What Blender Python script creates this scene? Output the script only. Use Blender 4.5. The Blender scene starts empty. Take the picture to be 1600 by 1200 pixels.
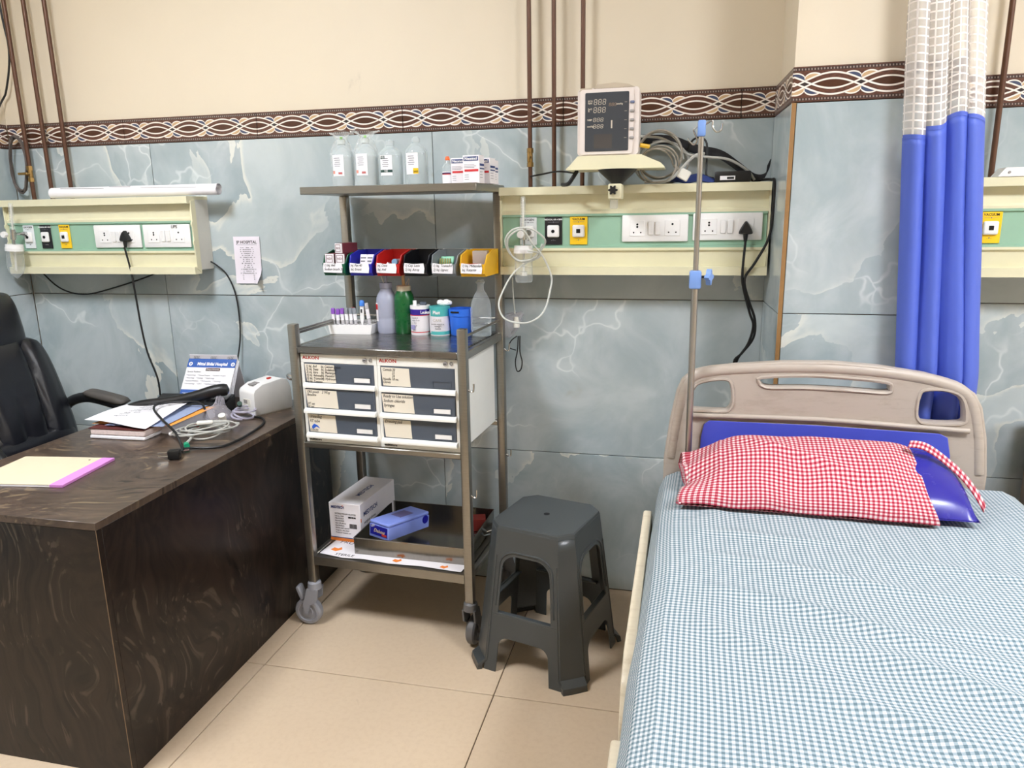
import bpy, bmesh, math, random
from mathutils import Vector, Matrix, Euler, noise
random.seed(7)
scene = bpy.context.scene
COL = scene.collection
PI = math.pi
W = 2.705            # back wall tile face (y)
# ---------------------------------------------------------------- camera
cam_d = bpy.data.cameras.new('camera'); cam = bpy.data.objects.new('camera', cam_d); COL.objects.link(cam)
cam_d.sensor_fit = 'HORIZONTAL'; cam_d.sensor_width = 36.0
cam_d.lens = 36.0 * 1149.48 / 1600.0
cam_d.clip_start = 0.02
cam.matrix_world = Matrix.Translation((0, 0, 1.474)) @ Matrix.Rotation(0.230343, 4, 'Z') @ Matrix.Rotation(PI/2 - 0.228098, 4, 'X') @ Matrix.Rotation(-0.0157286, 4, 'Z')
scene.camera = cam
# ---------------------------------------------------------------- world, exposure
world = bpy.data.worlds.new('world'); scene.world = world; world.use_nodes = True
world.node_tree.nodes['Background'].inputs[0].default_value = (0.9, 0.95, 1, 1)
world.node_tree.nodes['Background'].inputs[1].default_value = 0.3
vs = scene.view_settings
vs.view_transform = 'Standard'; vs.look = 'None'; vs.gamma = 1.0; vs.use_curve_mapping = False
vs.exposure = 0.0
LAMP = 72.0          # strength of the ceiling LED panels
LAMPS = [(-1.7, 0.9), (1.45, 0.75), (3.2, 0.75)]

# ---------------------------------------------------------------- shader helpers
def lin(c):
    return tuple(((v/255.0)/12.92 if v/255.0 <= 0.04045 else ((v/255.0+0.055)/1.055)**2.4) for v in c)
class S:
    """socket wrapper with operators"""
    def __init__(s, t, k): s.t = t; s.k = k
    def _m(s, op, *a, clamp=False):
        n = s.t.nodes.new('ShaderNodeMath'); n.operation = op; n.use_clamp = clamp
        for i, v in enumerate((s,) + a):
            if isinstance(v, S): s.t.links.new(v.k, n.inputs[i])
            else: n.inputs[i].default_value = v
        return S(s.t, n.outputs[0])
    def __add__(s, o): return s._m('ADD', o)
    def __sub__(s, o): return s._m('SUBTRACT', o)
    def __mul__(s, o): return s._m('MULTIPLY', o)
    def __truediv__(s, o): return s._m('DIVIDE', o)
    __radd__ = __add__; __rmul__ = __mul__
    def abs(s): return s._m('ABSOLUTE')
    def sin(s): return s._m('SINE')
    def cos(s): return s._m('COSINE')
    def fract(s): return s._m('FRACT')
    def lt(s, o): return s._m('LESS_THAN', o)
    def gt(s, o): return s._m('GREATER_THAN', o)
    def max(s, o): return s._m('MAXIMUM', o)
    def min(s, o): return s._m('MINIMUM', o)
    def pow(s, o): return s._m('POWER', o)
    def ss(s, a, b):                      # smoothstep a..b
        n = s.t.nodes.new('ShaderNodeMapRange'); n.interpolation_type = 'SMOOTHSTEP'
        s.t.links.new(s.k, n.inputs[0]); n.inputs[1].default_value = a; n.inputs[2].default_value = b
        return S(s.t, n.outputs[0])
def mixc(t, f, a, b):
    n = t.nodes.new('ShaderNodeMix'); n.data_type = 'RGBA'
    for i, v in ((0, f), (6, a), (7, b)):
        if isinstance(v, S): t.links.new(v.k, n.inputs[i])
        elif i == 0: n.inputs[0].default_value = v
        else: n.inputs[i].default_value = (*v, 1)
    return S(t, n.outputs[2])
def nnoise(t, vec, scale, detail=3, rough=0.5, dist=0.0, w=None):
    n = t.nodes.new('ShaderNodeTexNoise')
    if w is not None:
        n.noise_dimensions = '4D'; t.links.new(w.k, n.inputs['W'])
    if vec is not None: t.links.new(vec.k, n.inputs['Vector'])
    n.inputs['Scale'].default_value = scale; n.inputs['Detail'].default_value = detail
    n.inputs['Roughness'].default_value = rough; n.inputs['Distortion'].default_value = dist
    return S(t, n.outputs[0]), S(t, n.outputs[1])
def geo(t): return S(t, t.nodes.new('ShaderNodeNewGeometry').outputs['Position'])
def objco(t): return S(t, t.nodes.new('ShaderNodeTexCoord').outputs['Object'])
def uvco(t):
    return S(t, t.nodes.new('ShaderNodeTexCoord').outputs['UV'])
def sep(t, v):
    n = t.nodes.new('ShaderNodeSeparateXYZ'); t.links.new(v.k, n.inputs[0])
    return [S(t, n.outputs[i]) for i in range(3)]
def vscale(t, v, s):
    n = t.nodes.new('ShaderNodeMapping'); t.links.new(v.k, n.inputs[0]); n.inputs['Scale'].default_value = s
    return S(t, n.outputs[0])
def vadd(t, a, b, f=1.0):
    n = t.nodes.new('ShaderNodeVectorMath'); n.operation = 'MULTIPLY_ADD'
    t.links.new(b.k, n.inputs[0]); n.inputs[1].default_value = (f, f, f); t.links.new(a.k, n.inputs[2])
    return S(t, n.outputs[0])
MATS = {}
def newmat(name):
    m = bpy.data.materials.new(name); m.use_nodes = True; MATS[name] = m
    t = m.node_tree; b = t.nodes['Principled BSDF']
    return m, t, b
def bump(t, b, h, strength=0.2, dist=0.002):
    n = t.nodes.new('ShaderNodeBump'); n.inputs['Strength'].default_value = strength; n.inputs['Distance'].default_value = dist
    t.links.new(h.k, n.inputs['Height']); t.links.new(n.outputs[0], b.inputs['Normal'])
def mat(name, rgb, rough=0.5, metal=0.0, var=0.06, scale=18, spec=0.5, alpha=None, trans=0, emit=0, coat=0):
    """plain procedural material: colour with slight noise variation"""
    if name in MATS: return MATS[name]
    m, t, b = newmat(name); c = lin(rgb)
    if var:
        f, _ = nnoise(t, objco(t), scale, 4, 0.6)
        col = mixc(t, f, tuple(v*(1-var) for v in c), tuple(min(1, v*(1+var)) for v in c))
        t.links.new(col.k, b.inputs['Base Color'])
        r = f*0.12 + (rough - 0.06); t.links.new(r.k, b.inputs['Roughness'])
    else:
        b.inputs['Base Color'].default_value = (*c, 1); b.inputs['Roughness'].default_value = rough
    b.inputs['Metallic'].default_value = metal; b.inputs['Specular IOR Level'].default_value = spec
    if coat: b.inputs['Coat Weight'].default_value = coat; b.inputs['Coat Roughness'].default_value = 0.15
    if trans: b.inputs['Transmission Weight'].default_value = trans
    if emit:
        b.inputs['Emission Color'].default_value = (*c, 1); b.inputs['Emission Strength'].default_value = emit
    if alpha is not None:
        tr = t.nodes.new('ShaderNodeBsdfTransparent'); mx = t.nodes.new('ShaderNodeMixShader')
        out = t.nodes['Material Output']
        fr = t.nodes.new('ShaderNodeLayerWeight'); fr.inputs[0].default_value = 0.35
        fac = (S(t, fr.outputs['Facing']).pow(2.0)*(1-alpha)*0.8 + alpha).min(1.0)
        t.links.new(fac.k, mx.inputs[0]); t.links.new(tr.outputs[0], mx.inputs[1]); t.links.new(b.outputs[0], mx.inputs[2])
        t.links.new(mx.outputs[0], out.inputs[0])
    return m

def m_marble():
    m, t, b = newmat('onyx_marble_tile')
    rnd = S(t, t.nodes.new('ShaderNodeObjectInfo').outputs['Random'])*40.0
    p = geo(t)
    _, wc = nnoise(t, p, 1.3, 2, 0.5, 0, rnd)
    q = vadd(t, p, wc, 0.7)
    n1, _ = nnoise(t, q, 1.05, 7, 0.5, 0.35, rnd)                # layered cloud sheets
    n2, _ = nnoise(t, q, 3.5, 5, 0.6, 0.5, rnd)
    base = mixc(t, n2.ss(0.3, 0.7), lin((158, 172, 176)), lin((190, 199, 202)))
    saw = (n1*4.6).fract()                                         # sharp torn edge, soft on the other side
    msk, _ = nnoise(t, p, 2.1, 3, 0.5, 0, rnd + 3.0)
    base = mixc(t, saw.pow(2.6)*msk.ss(0.30, 0.56)*0.65, base, lin((202, 211, 210)))
    base = mixc(t, saw.ss(0.92, 0.995)*msk.ss(0.38, 0.58)*0.8, base, lin((224, 224, 214)))
    base = mixc(t, saw.ss(0.16, 0.0)*msk.ss(0.40, 0.66)*0.35, base, lin((144, 158, 162)))
    v = t.nodes.new('ShaderNodeTexVoronoi'); v.feature = 'DISTANCE_TO_EDGE'; v.voronoi_dimensions = '4D'
    _, w2 = nnoise(t, p, 3.5, 3, 0.55, 0, rnd)
    qq = vadd(t, p, w2, 0.45)
    t.links.new(qq.k, v.inputs['Vector']); t.links.new(rnd.k, v.inputs['W']); v.inputs['Scale'].default_value = 2.8
    n3, _ = nnoise(t, p, 2.6, 3, 0.5, 0, rnd + 7.0)
    vd = S(t, v.outputs['Distance'])
    base = mixc(t, vd.ss(0.12, 0.0)*n3.ss(0.46, 0.68)*0.35, base, lin((204, 213, 213)))
    base = mixc(t, vd.ss(0.016, 0.0)*n3.ss(0.48, 0.62)*0.65, base, lin((224, 229, 228)))
    n4, _ = nnoise(t, p, 1.9, 5, 0.65, 0.6, rnd + 13.0)
    spot = n4.ss(0.60, 0.70)*saw.ss(0.72, 1.0)
    base = mixc(t, spot*0.75, base, lin((156, 138, 102)))
    t.links.new(base.k, b.inputs['Base Color'])
    b.inputs['Roughness'].default_value = 0.16; b.inputs['Specular IOR Level'].default_value = 0.4
    return m
def m_border():
    m, t, b = newmat('interlace_border_tile')
    u, v, _ = sep(t, uvco(t))                     # u in metres along, v 0..1 over the height
    ph = u*(PI/0.15)
    y = (v - 0.5)*2.0                             # -1..1
    c = ph.cos()
    grain, _ = nnoise(t, vscale(t, uvco(t), (25, 18, 1)), 3.0, 5, 0.65, 0.4)
    brown = mixc(t, grain.ss(0.35, 0.65), lin((66, 40, 32)), lin((112, 72, 56)))
    # strands
    def line(a, wd): return (y - a).abs().ss(wd, wd*0.55)
    A = c*0.43
    lines = None
    for s in (1, -1):
        for o in (0.165, -0.165):
            l = line(A*s + o, 0.062)
            lines = l if lines is None else lines.max(l)
    # dark lens centre and lattice holes
    inner = y.abs().lt(A.abs() - 0.165)
    lat = y.abs().lt((A*-1.0).abs()*-1.0 + 0.165)
    col = mixc(t, inner, brown, mixc(t, grain, lin((46, 26, 18)), lin((92, 52, 30))))
    col = mixc(t, lat, col, lin((48, 40, 40)))
    # small caps above and below each crossing
    fr = (u/0.075 + 0.5).fract() - 0.5            # distance from an eye centre / crossing (period .075)
    k = (u/0.15).fract()                           # 0 eye centre, .5 crossing
    d = k - 0.5                                    # crossing at 0
    for sx, top, bot in ((1, (196, 164, 124), (64, 74, 100)), (-1, (64, 74, 100), (196, 164, 124))):
        dx = (d - 0.16*sx)/0.17
        arc = (dx*dx*-1.0 + 1.0).max(0.0).pow(0.5)
        for sy, rgb in ((1, top), (-1, bot)):
            yy = y*sy
            ins = yy.lt(arc*0.36 + 0.24)*yy.gt(A.abs() + 0.165)*dx.abs().lt(1.0)
            rim = ((yy - (arc*0.36 + 0.24)).abs().ss(0.05, 0.028))*dx.abs().lt(1.0)*yy.gt(A.abs() + 0.16)
            col = mixc(t, ins, col, lin(rgb))
            lines = lines.max(rim)
    col = mixc(t, lines, col, lin((236, 228, 218)))
    # rope mouldings at the top and bottom
    band = y.abs().gt(0.74)*y.abs().lt(0.90)
    dots = ((u*(2*PI/0.0085) + y*3.0).sin()).gt(0.15)*y.abs().gt(0.77)*y.abs().lt(0.87)
    col = mixc(t, band, col, lin((58, 44, 42)))
    col = mixc(t, dots*0.75, col, lin((170, 158, 150)))
    t.links.new(col.k, b.inputs['Base Color']); b.inputs['Roughness'].default_value = 0.28
    bump(t, b, lines, 0.3, 0.001)
    return m
def m_paint(name, rgb):
    m, t, b = newmat(name); c = lin(rgb)
    f, _ = nnoise(t, geo(t), 3.0, 5, 0.6); g, _ = nnoise(t, geo(t), 160.0, 2, 0.5)
    col = mixc(t, f, tuple(v*0.96 for v in c), tuple(min(1, v*1.03) for v in c))
    st, _ = nnoise(t, geo(t), 2.2, 6, 0.7, 0.5)
    col = mixc(t, st.ss(0.68, 0.80)*0.4, col, tuple(v*0.55 for v in c))
    t.links.new(col.k, b.inputs['Base Color']); b.inputs['Roughness'].default_value = 0.55
    bump(t, b, g + f*2.0, 0.08, 0.001)
    return m
def m_floor():
    m, t, b = newmat('beige_floor_tile'); p = geo(t)
    f, _ = nnoise(t, p, 2.2, 5, 0.6); g, _ = nnoise(t, p, 60, 3, 0.6)
    col = mixc(t, f, lin((202, 180, 153)), lin((216, 196, 170)))
    col = mixc(t, g.ss(0.4, 0.7)*0.18, col, lin((186, 160, 132)))
    d, _ = nnoise(t, p, 11, 6, 0.7, 0.4)
    col = mixc(t, d.ss(0.66, 0.76)*0.25, col, lin((130, 105, 84)))
    t.links.new(col.k, b.inputs['Base Color'])
    r = g*0.12 + 0.26; t.links.new(r.k, b.inputs['Roughness'])
    return m
def m_laminate(name, along, base0, base1, light, dark, spec):
    """dark laminate with swirling printed strands; 'along' is the strand axis (0 x, 2 z)"""
    m, t, b = newmat(name); p = objco(t)
    _, w1 = nnoise(t, p, 1.9, 2, 0.5); _, w2 = nnoise(t, p, 5.0, 1, 0.5)
    q = vadd(t, vadd(t, p, w1, 0.62), w2, 0.07)
    def st(f, g):
        sc_ = [f, f, f]; sc_[along] = g; return vscale(t, q, tuple(sc_))
    n1, _ = nnoise(t, st(34, 1.2), 1.0, 3, 0.55)
    n2, _ = nnoise(t, st(52, 1.3), 1.0, 2, 0.45); n3, _ = nnoise(t, st(42, 1.2), 1.0, 2, 0.45, 0.0)
    big, _ = nnoise(t, st(5, 0.9), 1.0, 3, 0.55)
    mask, _ = nnoise(t, p, 2.6, 2, 0.5); mask2, _ = nnoise(t, p, 3.1, 2, 0.5, 0.4)
    col = mixc(t, n1.ss(0.35, 0.68), lin(base0), lin(base1))
    col = mixc(t, big.ss(0.5, 0.72)*0.35, col, tuple(v*1.5 for v in lin(base1)))
    col = mixc(t, n2.ss(0.58, 0.68)*mask.ss(0.43, 0.56)*0.55, col, lin(light))
    col = mixc(t, n3.ss(0.57, 0.65)*mask2.ss(0.42, 0.55)*0.8, col, lin(dark))
    t.links.new(col.k, b.inputs['Base Color']); b.inputs['Roughness'].default_value = 0.29
    b.inputs['Specular IOR Level'].default_value = spec
    return m
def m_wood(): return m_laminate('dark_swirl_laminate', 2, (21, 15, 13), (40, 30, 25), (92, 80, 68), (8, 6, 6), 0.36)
def m_woodtop_lit(): return m_laminate('dark_swirl_laminate_lit_top', 0, (68, 56, 48), (88, 73, 62), (148, 128, 100), (34, 26, 22), 0.5)  # lighter copy for the desk top, its gloss reflection painted into the colours
def m_steel(name='brushed_steel', rgb=(158, 155, 148), rough=0.3, stretch=(4, 4, 90)):
    m, t, b = newmat(name); c = lin(rgb)
    f, _ = nnoise(t, vscale(t, objco(t), stretch), 6, 3, 0.6); g, _ = nnoise(t, objco(t), 14, 5, 0.65)
    col = mixc(t, f, tuple(v*0.8 for v in c), tuple(min(1, v*1.1) for v in c))
    col = mixc(t, g.ss(0.62, 0.75)*0.35, col, tuple(v*0.45 for v in c))
    t.links.new(col.k, b.inputs['Base Color']); b.inputs['Metallic'].default_value = 0.95
    r = f*0.12 + (rough - 0.03); t.links.new(r.k, b.inputs['Roughness'])
    return m
def m_gingham(name, full, half, white, period):
    m, t, b = newmat(name)
    u, v, _ = sep(t, uvco(t))
    def st(x):
        k = ((x/period).fract() - 0.5).abs()
        return k.ss(0.22, 0.28)
    a = st(u); c = st(v); s = (a + c)*0.5
    col = mixc(t, s.ss(0.0, 0.5), lin(white), lin(half)); col = mixc(t, s.ss(0.5, 1.0), col, lin(full))
    n, _ = nnoise(t, uvco(t), 7, 4, 0.6)
    col = mixc(t, n.ss(0.55, 0.8)*0.12, col, lin(half))
    t.links.new(col.k, b.inputs['Base Color']); b.inputs['Roughness'].default_value = 0.85
    b.inputs['Specular IOR Level'].default_value = 0.15
    w, _ = nnoise(t, uvco(t), 900, 1, 0.5); bump(t, b, w, 0.1, 0.0004)
    return m
def m_net():
    m, t, b = newmat('white_net_fabric')
    u, v, _ = sep(t, uvco(t))
    ga = ((u/0.020).fract() - 0.5).abs().gt(0.40); gb = ((v/0.021).fract() - 0.5).abs().gt(0.40)
    grid = ga.max(gb)
    b.inputs['Base Color'].default_value = (*lin((240, 234, 228)), 1); b.inputs['Roughness'].default_value = 0.8
    tr = t.nodes.new('ShaderNodeBsdfTransparent'); mx = t.nodes.new('ShaderNodeMixShader')
    fac = grid*0.55 + 0.42
    t.links.new(fac.k, mx.inputs[0]); t.links.new(tr.outputs[0], mx.inputs[1]); t.links.new(b.outputs[0], mx.inputs[2])
    t.links.new(mx.outputs[0], t.nodes['Material Output'].inputs[0])
    return m
def m_leather():
    m, t, b = newmat('black_leather')
    f, _ = nnoise(t, objco(t), 260, 2, 0.5); g, _ = nnoise(t, objco(t), 7, 4, 0.6)
    col = mixc(t, g, lin((16, 17, 22)), lin((28, 29, 36)))
    t.links.new(col.k, b.inputs['Base Color']); b.inputs['Roughness'].default_value = 0.33
    bump(t, b, f*0.3 + g*4.0, 0.25, 0.002)
    return m
def m_dirtyplastic(name, rgb, dirt):
    m, t, b = newmat(name); c = lin(rgb)
    f, _ = nnoise(t, vscale(t, objco(t), (2, 6, 14)), 5, 5, 0.65); g, _ = nnoise(t, objco(t), 6, 5, 0.7)
    col = mixc(t, f.ss(0.45, 0.75)*0.35, c, lin(dirt)); col = mixc(t, g.ss(0.6, 0.75)*0.5, col, lin(dirt))
    t.links.new(col.k, b.inputs['Base Color']); b.inputs['Roughness'].default_value = 0.42
    return m
m_marble(); m_border(); m_floor(); m_wood(); m_woodtop_lit(); m_net(); m_leather()
m_paint('cream_paint', (222, 210, 188)); m_paint('white_ceiling_paint', (244, 241, 234))
m_steel(); m_steel('steel_tray', (150, 146, 138), 0.16, (40, 4, 4)); m_steel('steel_top', (140, 138, 136), 0.24, (1, 40, 1))
m_steel('chrome', (200, 200, 198), 0.18, (3, 3, 3)); m_steel('pole_steel', (186, 182, 176), 0.28, (2, 2, 2))
m_steel('brass', (168, 136, 84), 0.35, (5, 5, 5))
m_gingham('blue_gingham_sheet', (100, 121, 131), (151, 165, 173), (202, 205, 208), 0.0105)
m_gingham('red_gingham_case', (158, 34, 56), (196, 112, 124), (222, 212, 211), 0.0115)
m_dirtyplastic('beige_bed_plastic', (180, 169, 158), (146, 130, 114)); m_dirtyplastic('cream_rail_plastic', (228, 216, 192), (180, 160, 130))
M = MATS
mat('grout_brown', (96, 82, 70), 0.8); mat('grout_floor', (92, 74, 60), 0.85); mat('corner_trim_brown', (150, 112, 66), 0.6, var=0.2, scale=40)
mat('pipe_brown', (92, 62, 46), 0.38, 0.35, var=0.15, scale=30)
mat('panel_cream', (225, 220, 188), 0.42); mat('panel_green', (150, 188, 164), 0.45); mat('panel_side', (214, 212, 204), 0.5)
mat('white_plastic', (240, 239, 238), 0.35); mat('offwhite_plastic', (228, 226, 216), 0.4); mat('black_plastic', (22, 22, 24), 0.4)
mat('black_rubber', (16, 16, 17), 0.5); mat('yellow_plate', (248, 202, 30), 0.45); mat('black_plate', (24, 24, 28), 0.4); mat('white_plate', (226, 230, 232), 0.45)
mat('ink', (28, 28, 32), 0.7, var=0); mat('ink_grey', (110, 110, 118), 0.7, var=0); mat('ink_blue', (40, 60, 150), 0.7, var=0); mat('ink_red', (186, 52, 44), 0.6, var=0); mat('ink_white', (240, 240, 240), 0.6, var=0)
mat('hole_dark', (14, 13, 13), 0.9, var=0)
mat('paper', (238, 236, 240), 0.75, var=0.03); mat('paper_cream', (230, 222, 206), 0.8, var=0.05); mat('paper_pinkish', (236, 230, 240), 0.8, var=0.03)
mat('grey_drawer', (78, 86, 98), 0.5, var=0.05); mat('cabinet_white', (238, 238, 233), 0.42, var=0.04); mat('cabinet_side', (222, 224, 222), 0.5)
mat('caster_grey', (142, 143, 150), 0.5); mat('caster_dark', (98, 97, 98), 0.5)
mat('stool_grey', (66, 70, 71), 0.30, var=0.1, scale=9); mat('blue_inset', (72, 84, 196), 0.4); mat('curtain_blue', (82, 104, 200), 0.52, var=0.05, scale=8)
mat('pillow_blue_vinyl', (44, 40, 148), 0.26, var=0.06); mat('clamp_blue', (122, 158, 222), 0.4)
mat('clear_plastic', (225, 232, 235), 0.08, alpha=0.16, var=0); mat('clear_liquid', (214, 226, 228), 0.1, alpha=0.30, var=0)
mat('film', (235, 240, 240), 0.08, alpha=0.14, var=0, spec=1.0); mat('translucent_bottle', (196, 200, 222), 0.25, alpha=0.62, var=0)
mat('tube_clear', (225, 228, 222), 0.2, alpha=0.72, var=0); mat('mask_clear', (226, 222, 232), 0.1, alpha=0.28, var=0)
mat('tube_lilac', (212, 208, 228), 0.2, alpha=0.5, var=0)
mat('cable_grey', (176, 176, 170), 0.5); mat('cable_taupe', (146, 140, 128), 0.5)
mat('monitor_shell', (222, 212, 206), 0.45); mat('monitor_handle', (186, 172, 152), 0.45); mat('monitor_screen', (62, 66, 72), 0.3, var=0.05); mat('digit_cream', (196, 188, 172), 0.5, var=0)
mat('button_grey', (150, 146, 144), 0.5); mat('button_blue', (106, 116, 146), 0.5)
# ---------------------------------------------------------------- mesh helpers
STUFF = {'screw', 'socket_hole', 'level_mark', 'gauge_scale', 'printed_line', 'lettering', 'handwriting', 'print'}
class MB:
    def __init__(s): s.bm = bmesh.new(); s.thick = 0.0
    def box(s, c, d, bev=0.0, rot=None, seg=1):
        n0 = set(s.bm.verts)
        r = bmesh.ops.create_cube(s.bm, size=1.0)
        vs_ = r['verts']
        bmesh.ops.scale(s.bm, vec=d, verts=vs_)
        if bev:
            es = list({e for v in vs_ for e in v.link_edges})
            bmesh.ops.bevel(s.bm, geom=es, offset=min(bev, min(d)*0.49), segments=seg, profile=0.5, affect='EDGES')
            vs_ = [v for v in s.bm.verts if v not in n0]
        mtx = Matrix.Translation(c)
        if rot: mtx = mtx @ Euler(rot).to_matrix().to_4x4()
        bmesh.ops.transform(s.bm, matrix=mtx, verts=vs_)
        return s
    def bx(s, x0, x1, y0, y1, z0, z1, bev=0.0, seg=1):
        return s.box(((x0+x1)/2, (y0+y1)/2, (z0+z1)/2), (abs(x1-x0), abs(y1-y0), abs(z1-z0)), bev, None, seg)
    def lathe(s, prof, c=(0, 0, 0), n=20, rot=None, sx=1.0, sy=1.0):
        mtx = Matrix.Translation(c)
        if rot: mtx = mtx @ Euler(rot).to_matrix().to_4x4()
        rings = []
        for r, z in prof:
            if r <= 1e-6: rings.append([s.bm.verts.new(mtx @ Vector((0, 0, z)))])
            else: rings.append([s.bm.verts.new(mtx @ Vector((r*sx*math.cos(2*PI*i/n), r*sy*math.sin(2*PI*i/n), z))) for i in range(n)])
        for a, b in zip(rings, rings[1:]):
            for i in range(n):
                j = (i+1) % n
                if len(a) == 1 and len(b) == 1: continue
                if len(a) == 1: f = (a[0], b[j], b[i])
                elif len(b) == 1: f = (a[i], a[j], b[0])
                else: f = (a[i], a[j], b[j], b[i])
                try: s.bm.faces.new(f)
                except ValueError: pass
        return s
    def cyl(s, c, r, h, n=16, rot=None, r2=None):
        r2 = r if r2 is None else r2
        return s.lathe([(0, -h/2), (r, -h/2), (r2, h/2), (0, h/2)], c, n, rot)
    def sph(s, c, r, n=12, sc=(1, 1, 1)):
        prof = [(r*math.sin(PI*i/(n//2)), -r*math.cos(PI*i/(n//2))*sc[2]) for i in range(n//2+1)]
        prof[0] = (0, prof[0][1]); prof[-1] = (0, prof[-1][1])
        return s.lathe(prof, c, n, None, sc[0], sc[1])
    def tube(s, pts, r, n=8, smooth=0, closed=False, flat=None):
        pts = [Vector(p) for p in pts]
        if smooth: pts = spline(pts, smooth, closed)
        N = len(pts); rings = []; up = None
        for i, p in enumerate(pts):
            if closed: d = pts[(i+1) % N] - pts[i-1]
            else: d = pts[min(i+1, N-1)] - pts[max(i-1, 0)]
            if d.length < 1e-9: d = Vector((0, 0, 1))
            d.normalize()
            if up is None: up = d.orthogonal().normalized()
            else:
                up = up - d*up.dot(d)
                up = up.normalized() if up.length > 1e-6 else d.orthogonal().normalized()
            q = d.cross(up)
            rr = r(i/(N-1)) if callable(r) else r
            rings.append([s.bm.verts.new(p + (up*math.cos(2*PI*k/n) + q*math.sin(2*PI*k/n))*rr) for k in range(n)])
        rng = range(N) if closed else range(N-1)
        for i in rng:
            a, b = rings[i], rings[(i+1) % N]
            for k in range(n): s.bm.faces.new((a[k], a[(k+1) % n], b[(k+1) % n], b[k]))
        if not closed: s.bm.faces.new(list(reversed(rings[0]))); s.bm.faces.new(rings[-1])
        return s
    def prism(s, poly, y0, y1, plane='xz'):
        """extrude a 2-d outline; plane xz extrudes along y, xy along z, yz along x"""
        def P(a, b, k): return {'xz': (a, k, b), 'xy': (a, b, k), 'yz': (k, a, b)}[plane]
        A = [s.bm.verts.new(P(a, b, y0)) for a, b in poly]; B = [s.bm.verts.new(P(a, b, y1)) for a, b in poly]
        n = len(poly)
        s.bm.faces.new(A); s.bm.faces.new(list(reversed(B)))
        for i in range(n): s.bm.faces.new((A[i], B[i], B[(i+1) % n], A[(i+1) % n]))
        return s
    def grid(s, fn, nu, nv, uvfn=None, closed_u=False):
        V = [[s.bm.verts.new(fn(i/nu, j/nv)) for j in range(nv+1)] for i in range(nu+1)]
        lay = s.bm.loops.layers.uv.verify() if uvfn else None
        for i in range(nu):
            for j in range(nv):
                f = s.bm.faces.new((V[i][j], V[i+1][j], V[i+1][j+1], V[i][j+1]))
                if uvfn:
                    for l, (a, b) in zip(f.loops, ((i, j), (i+1, j), (i+1, j+1), (i, j+1))): l[lay].uv = uvfn(a/nu, b/nv)
        return s
    def mesh(s, name, m, smooth=None):
        bmesh.ops.recalc_face_normals(s.bm, faces=s.bm.faces)
        me = bpy.data.meshes.new(name); s.bm.to_mesh(me); s.bm.free()
        me.materials.append(M[m] if isinstance(m, str) else m)
        if smooth:
            for p in me.polygons: p.use_smooth = True
            if smooth < 179:
                try: me.set_sharp_from_angle(angle=math.radians(smooth))
                except Exception: pass
        return me
    def build(s, name, m, parent=None, loc=(0, 0, 0), rot=(0, 0, 0), smooth=40, stuff=False):
        o = bpy.data.objects.new(name, s.mesh(name, m, smooth)); COL.objects.link(o)
        o.parent = parent; o.location = loc; o.rotation_euler = rot
        if s.thick:
            md = o.modifiers.new('thickness', 'SOLIDIFY'); md.thickness = s.thick; md.offset = -1.0
        if stuff or name in STUFF: o['kind'] = 'stuff'
        return o
def spline(p, k, closed=False):
    out = []; n = len(p)
    for i in range(n if closed else n-1):
        if closed: a, b, c, d = p[i-1], p[i], p[(i+1) % n], p[(i+2) % n]
        else: a, b, c, d = p[max(i-1, 0)], p[i], p[i+1], p[min(i+2, n-1)]
        for j in range(k):
            t = j/k; t2 = t*t; t3 = t2*t
            out.append(0.5*((2*b) + (c-a)*t + (2*a-5*b+4*c-d)*t2 + (3*b-a-3*c+d)*t3))
    if not closed: out.append(p[-1].copy())
    return out
PENDING = []
def curve2d(name, polys, m, parent, depth, bevel=0.0, loc=(0, 0, 0), rot=(PI/2, 0, 0), smooth=40):
    """filled outline with holes, extruded; local xy of the curve, rotated upright"""
    cu = bpy.data.curves.new(name, 'CURVE'); cu.dimensions = '2D'; cu.fill_mode = 'BOTH'
    cu.extrude = max(depth/2 - bevel, 0.0); cu.bevel_depth = bevel; cu.bevel_resolution = 2
    for p in polys:
        sp = cu.splines.new('POLY'); sp.points.add(len(p)-1); sp.use_cyclic_u = True
        for q, (x, y) in zip(sp.points, p): q.co = (x, y, 0, 1)
    return _pend(name, cu, m, parent, loc, rot, smooth)
def text(s, size, m, parent, loc, rot=(PI/2, 0, 0), name='lettering', align='LEFT', shear=0.0, depth=0.0002, bold=0.0, sx=1.0):
    cu = bpy.data.curves.new(name, 'FONT'); cu.body = s; cu.size = size; cu.extrude = depth; cu.shear = shear
    cu.align_x = align; cu.align_y = 'CENTER'; cu.offset = bold; cu.resolution_u = 2
    o = _pend(name, cu, m, parent, loc, rot, 0)
    if sx != 1.0: o.scale = (sx, 1, 1)
    return o
def _pend(name, cu, m, parent, loc, rot, smooth):
    src = bpy.data.objects.new('pending_source', cu); COL.objects.link(src)
    o = bpy.data.objects.new(name, bpy.data.meshes.new(name)); COL.objects.link(o)
    o.parent = parent; o.location = loc; o.rotation_euler = rot
    PENDING.append((src, o, m, smooth)); return o
def flush():
    bpy.context.view_layer.update()
    dg = bpy.context.evaluated_depsgraph_get()
    for src, o, m, smooth in PENDING:
        me = bpy.data.meshes.new_from_object(src.evaluated_get(dg)); me.materials.clear(); me.materials.append(M[m] if isinstance(m, str) else m)
        if smooth:
            for p in me.polygons: p.use_smooth = True
            try: me.set_sharp_from_angle(angle=math.radians(smooth))
            except Exception: pass
        me.name = o.name; o.data = me
    for src, o, m, smooth in PENDING:
        cu = src.data; bpy.data.objects.remove(src); bpy.data.curves.remove(cu)
    PENDING.clear()
def tag(o, label, cat, group=None):
    o['label'] = label; o['category'] = cat
    if group: o['group'] = group
    return o
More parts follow.
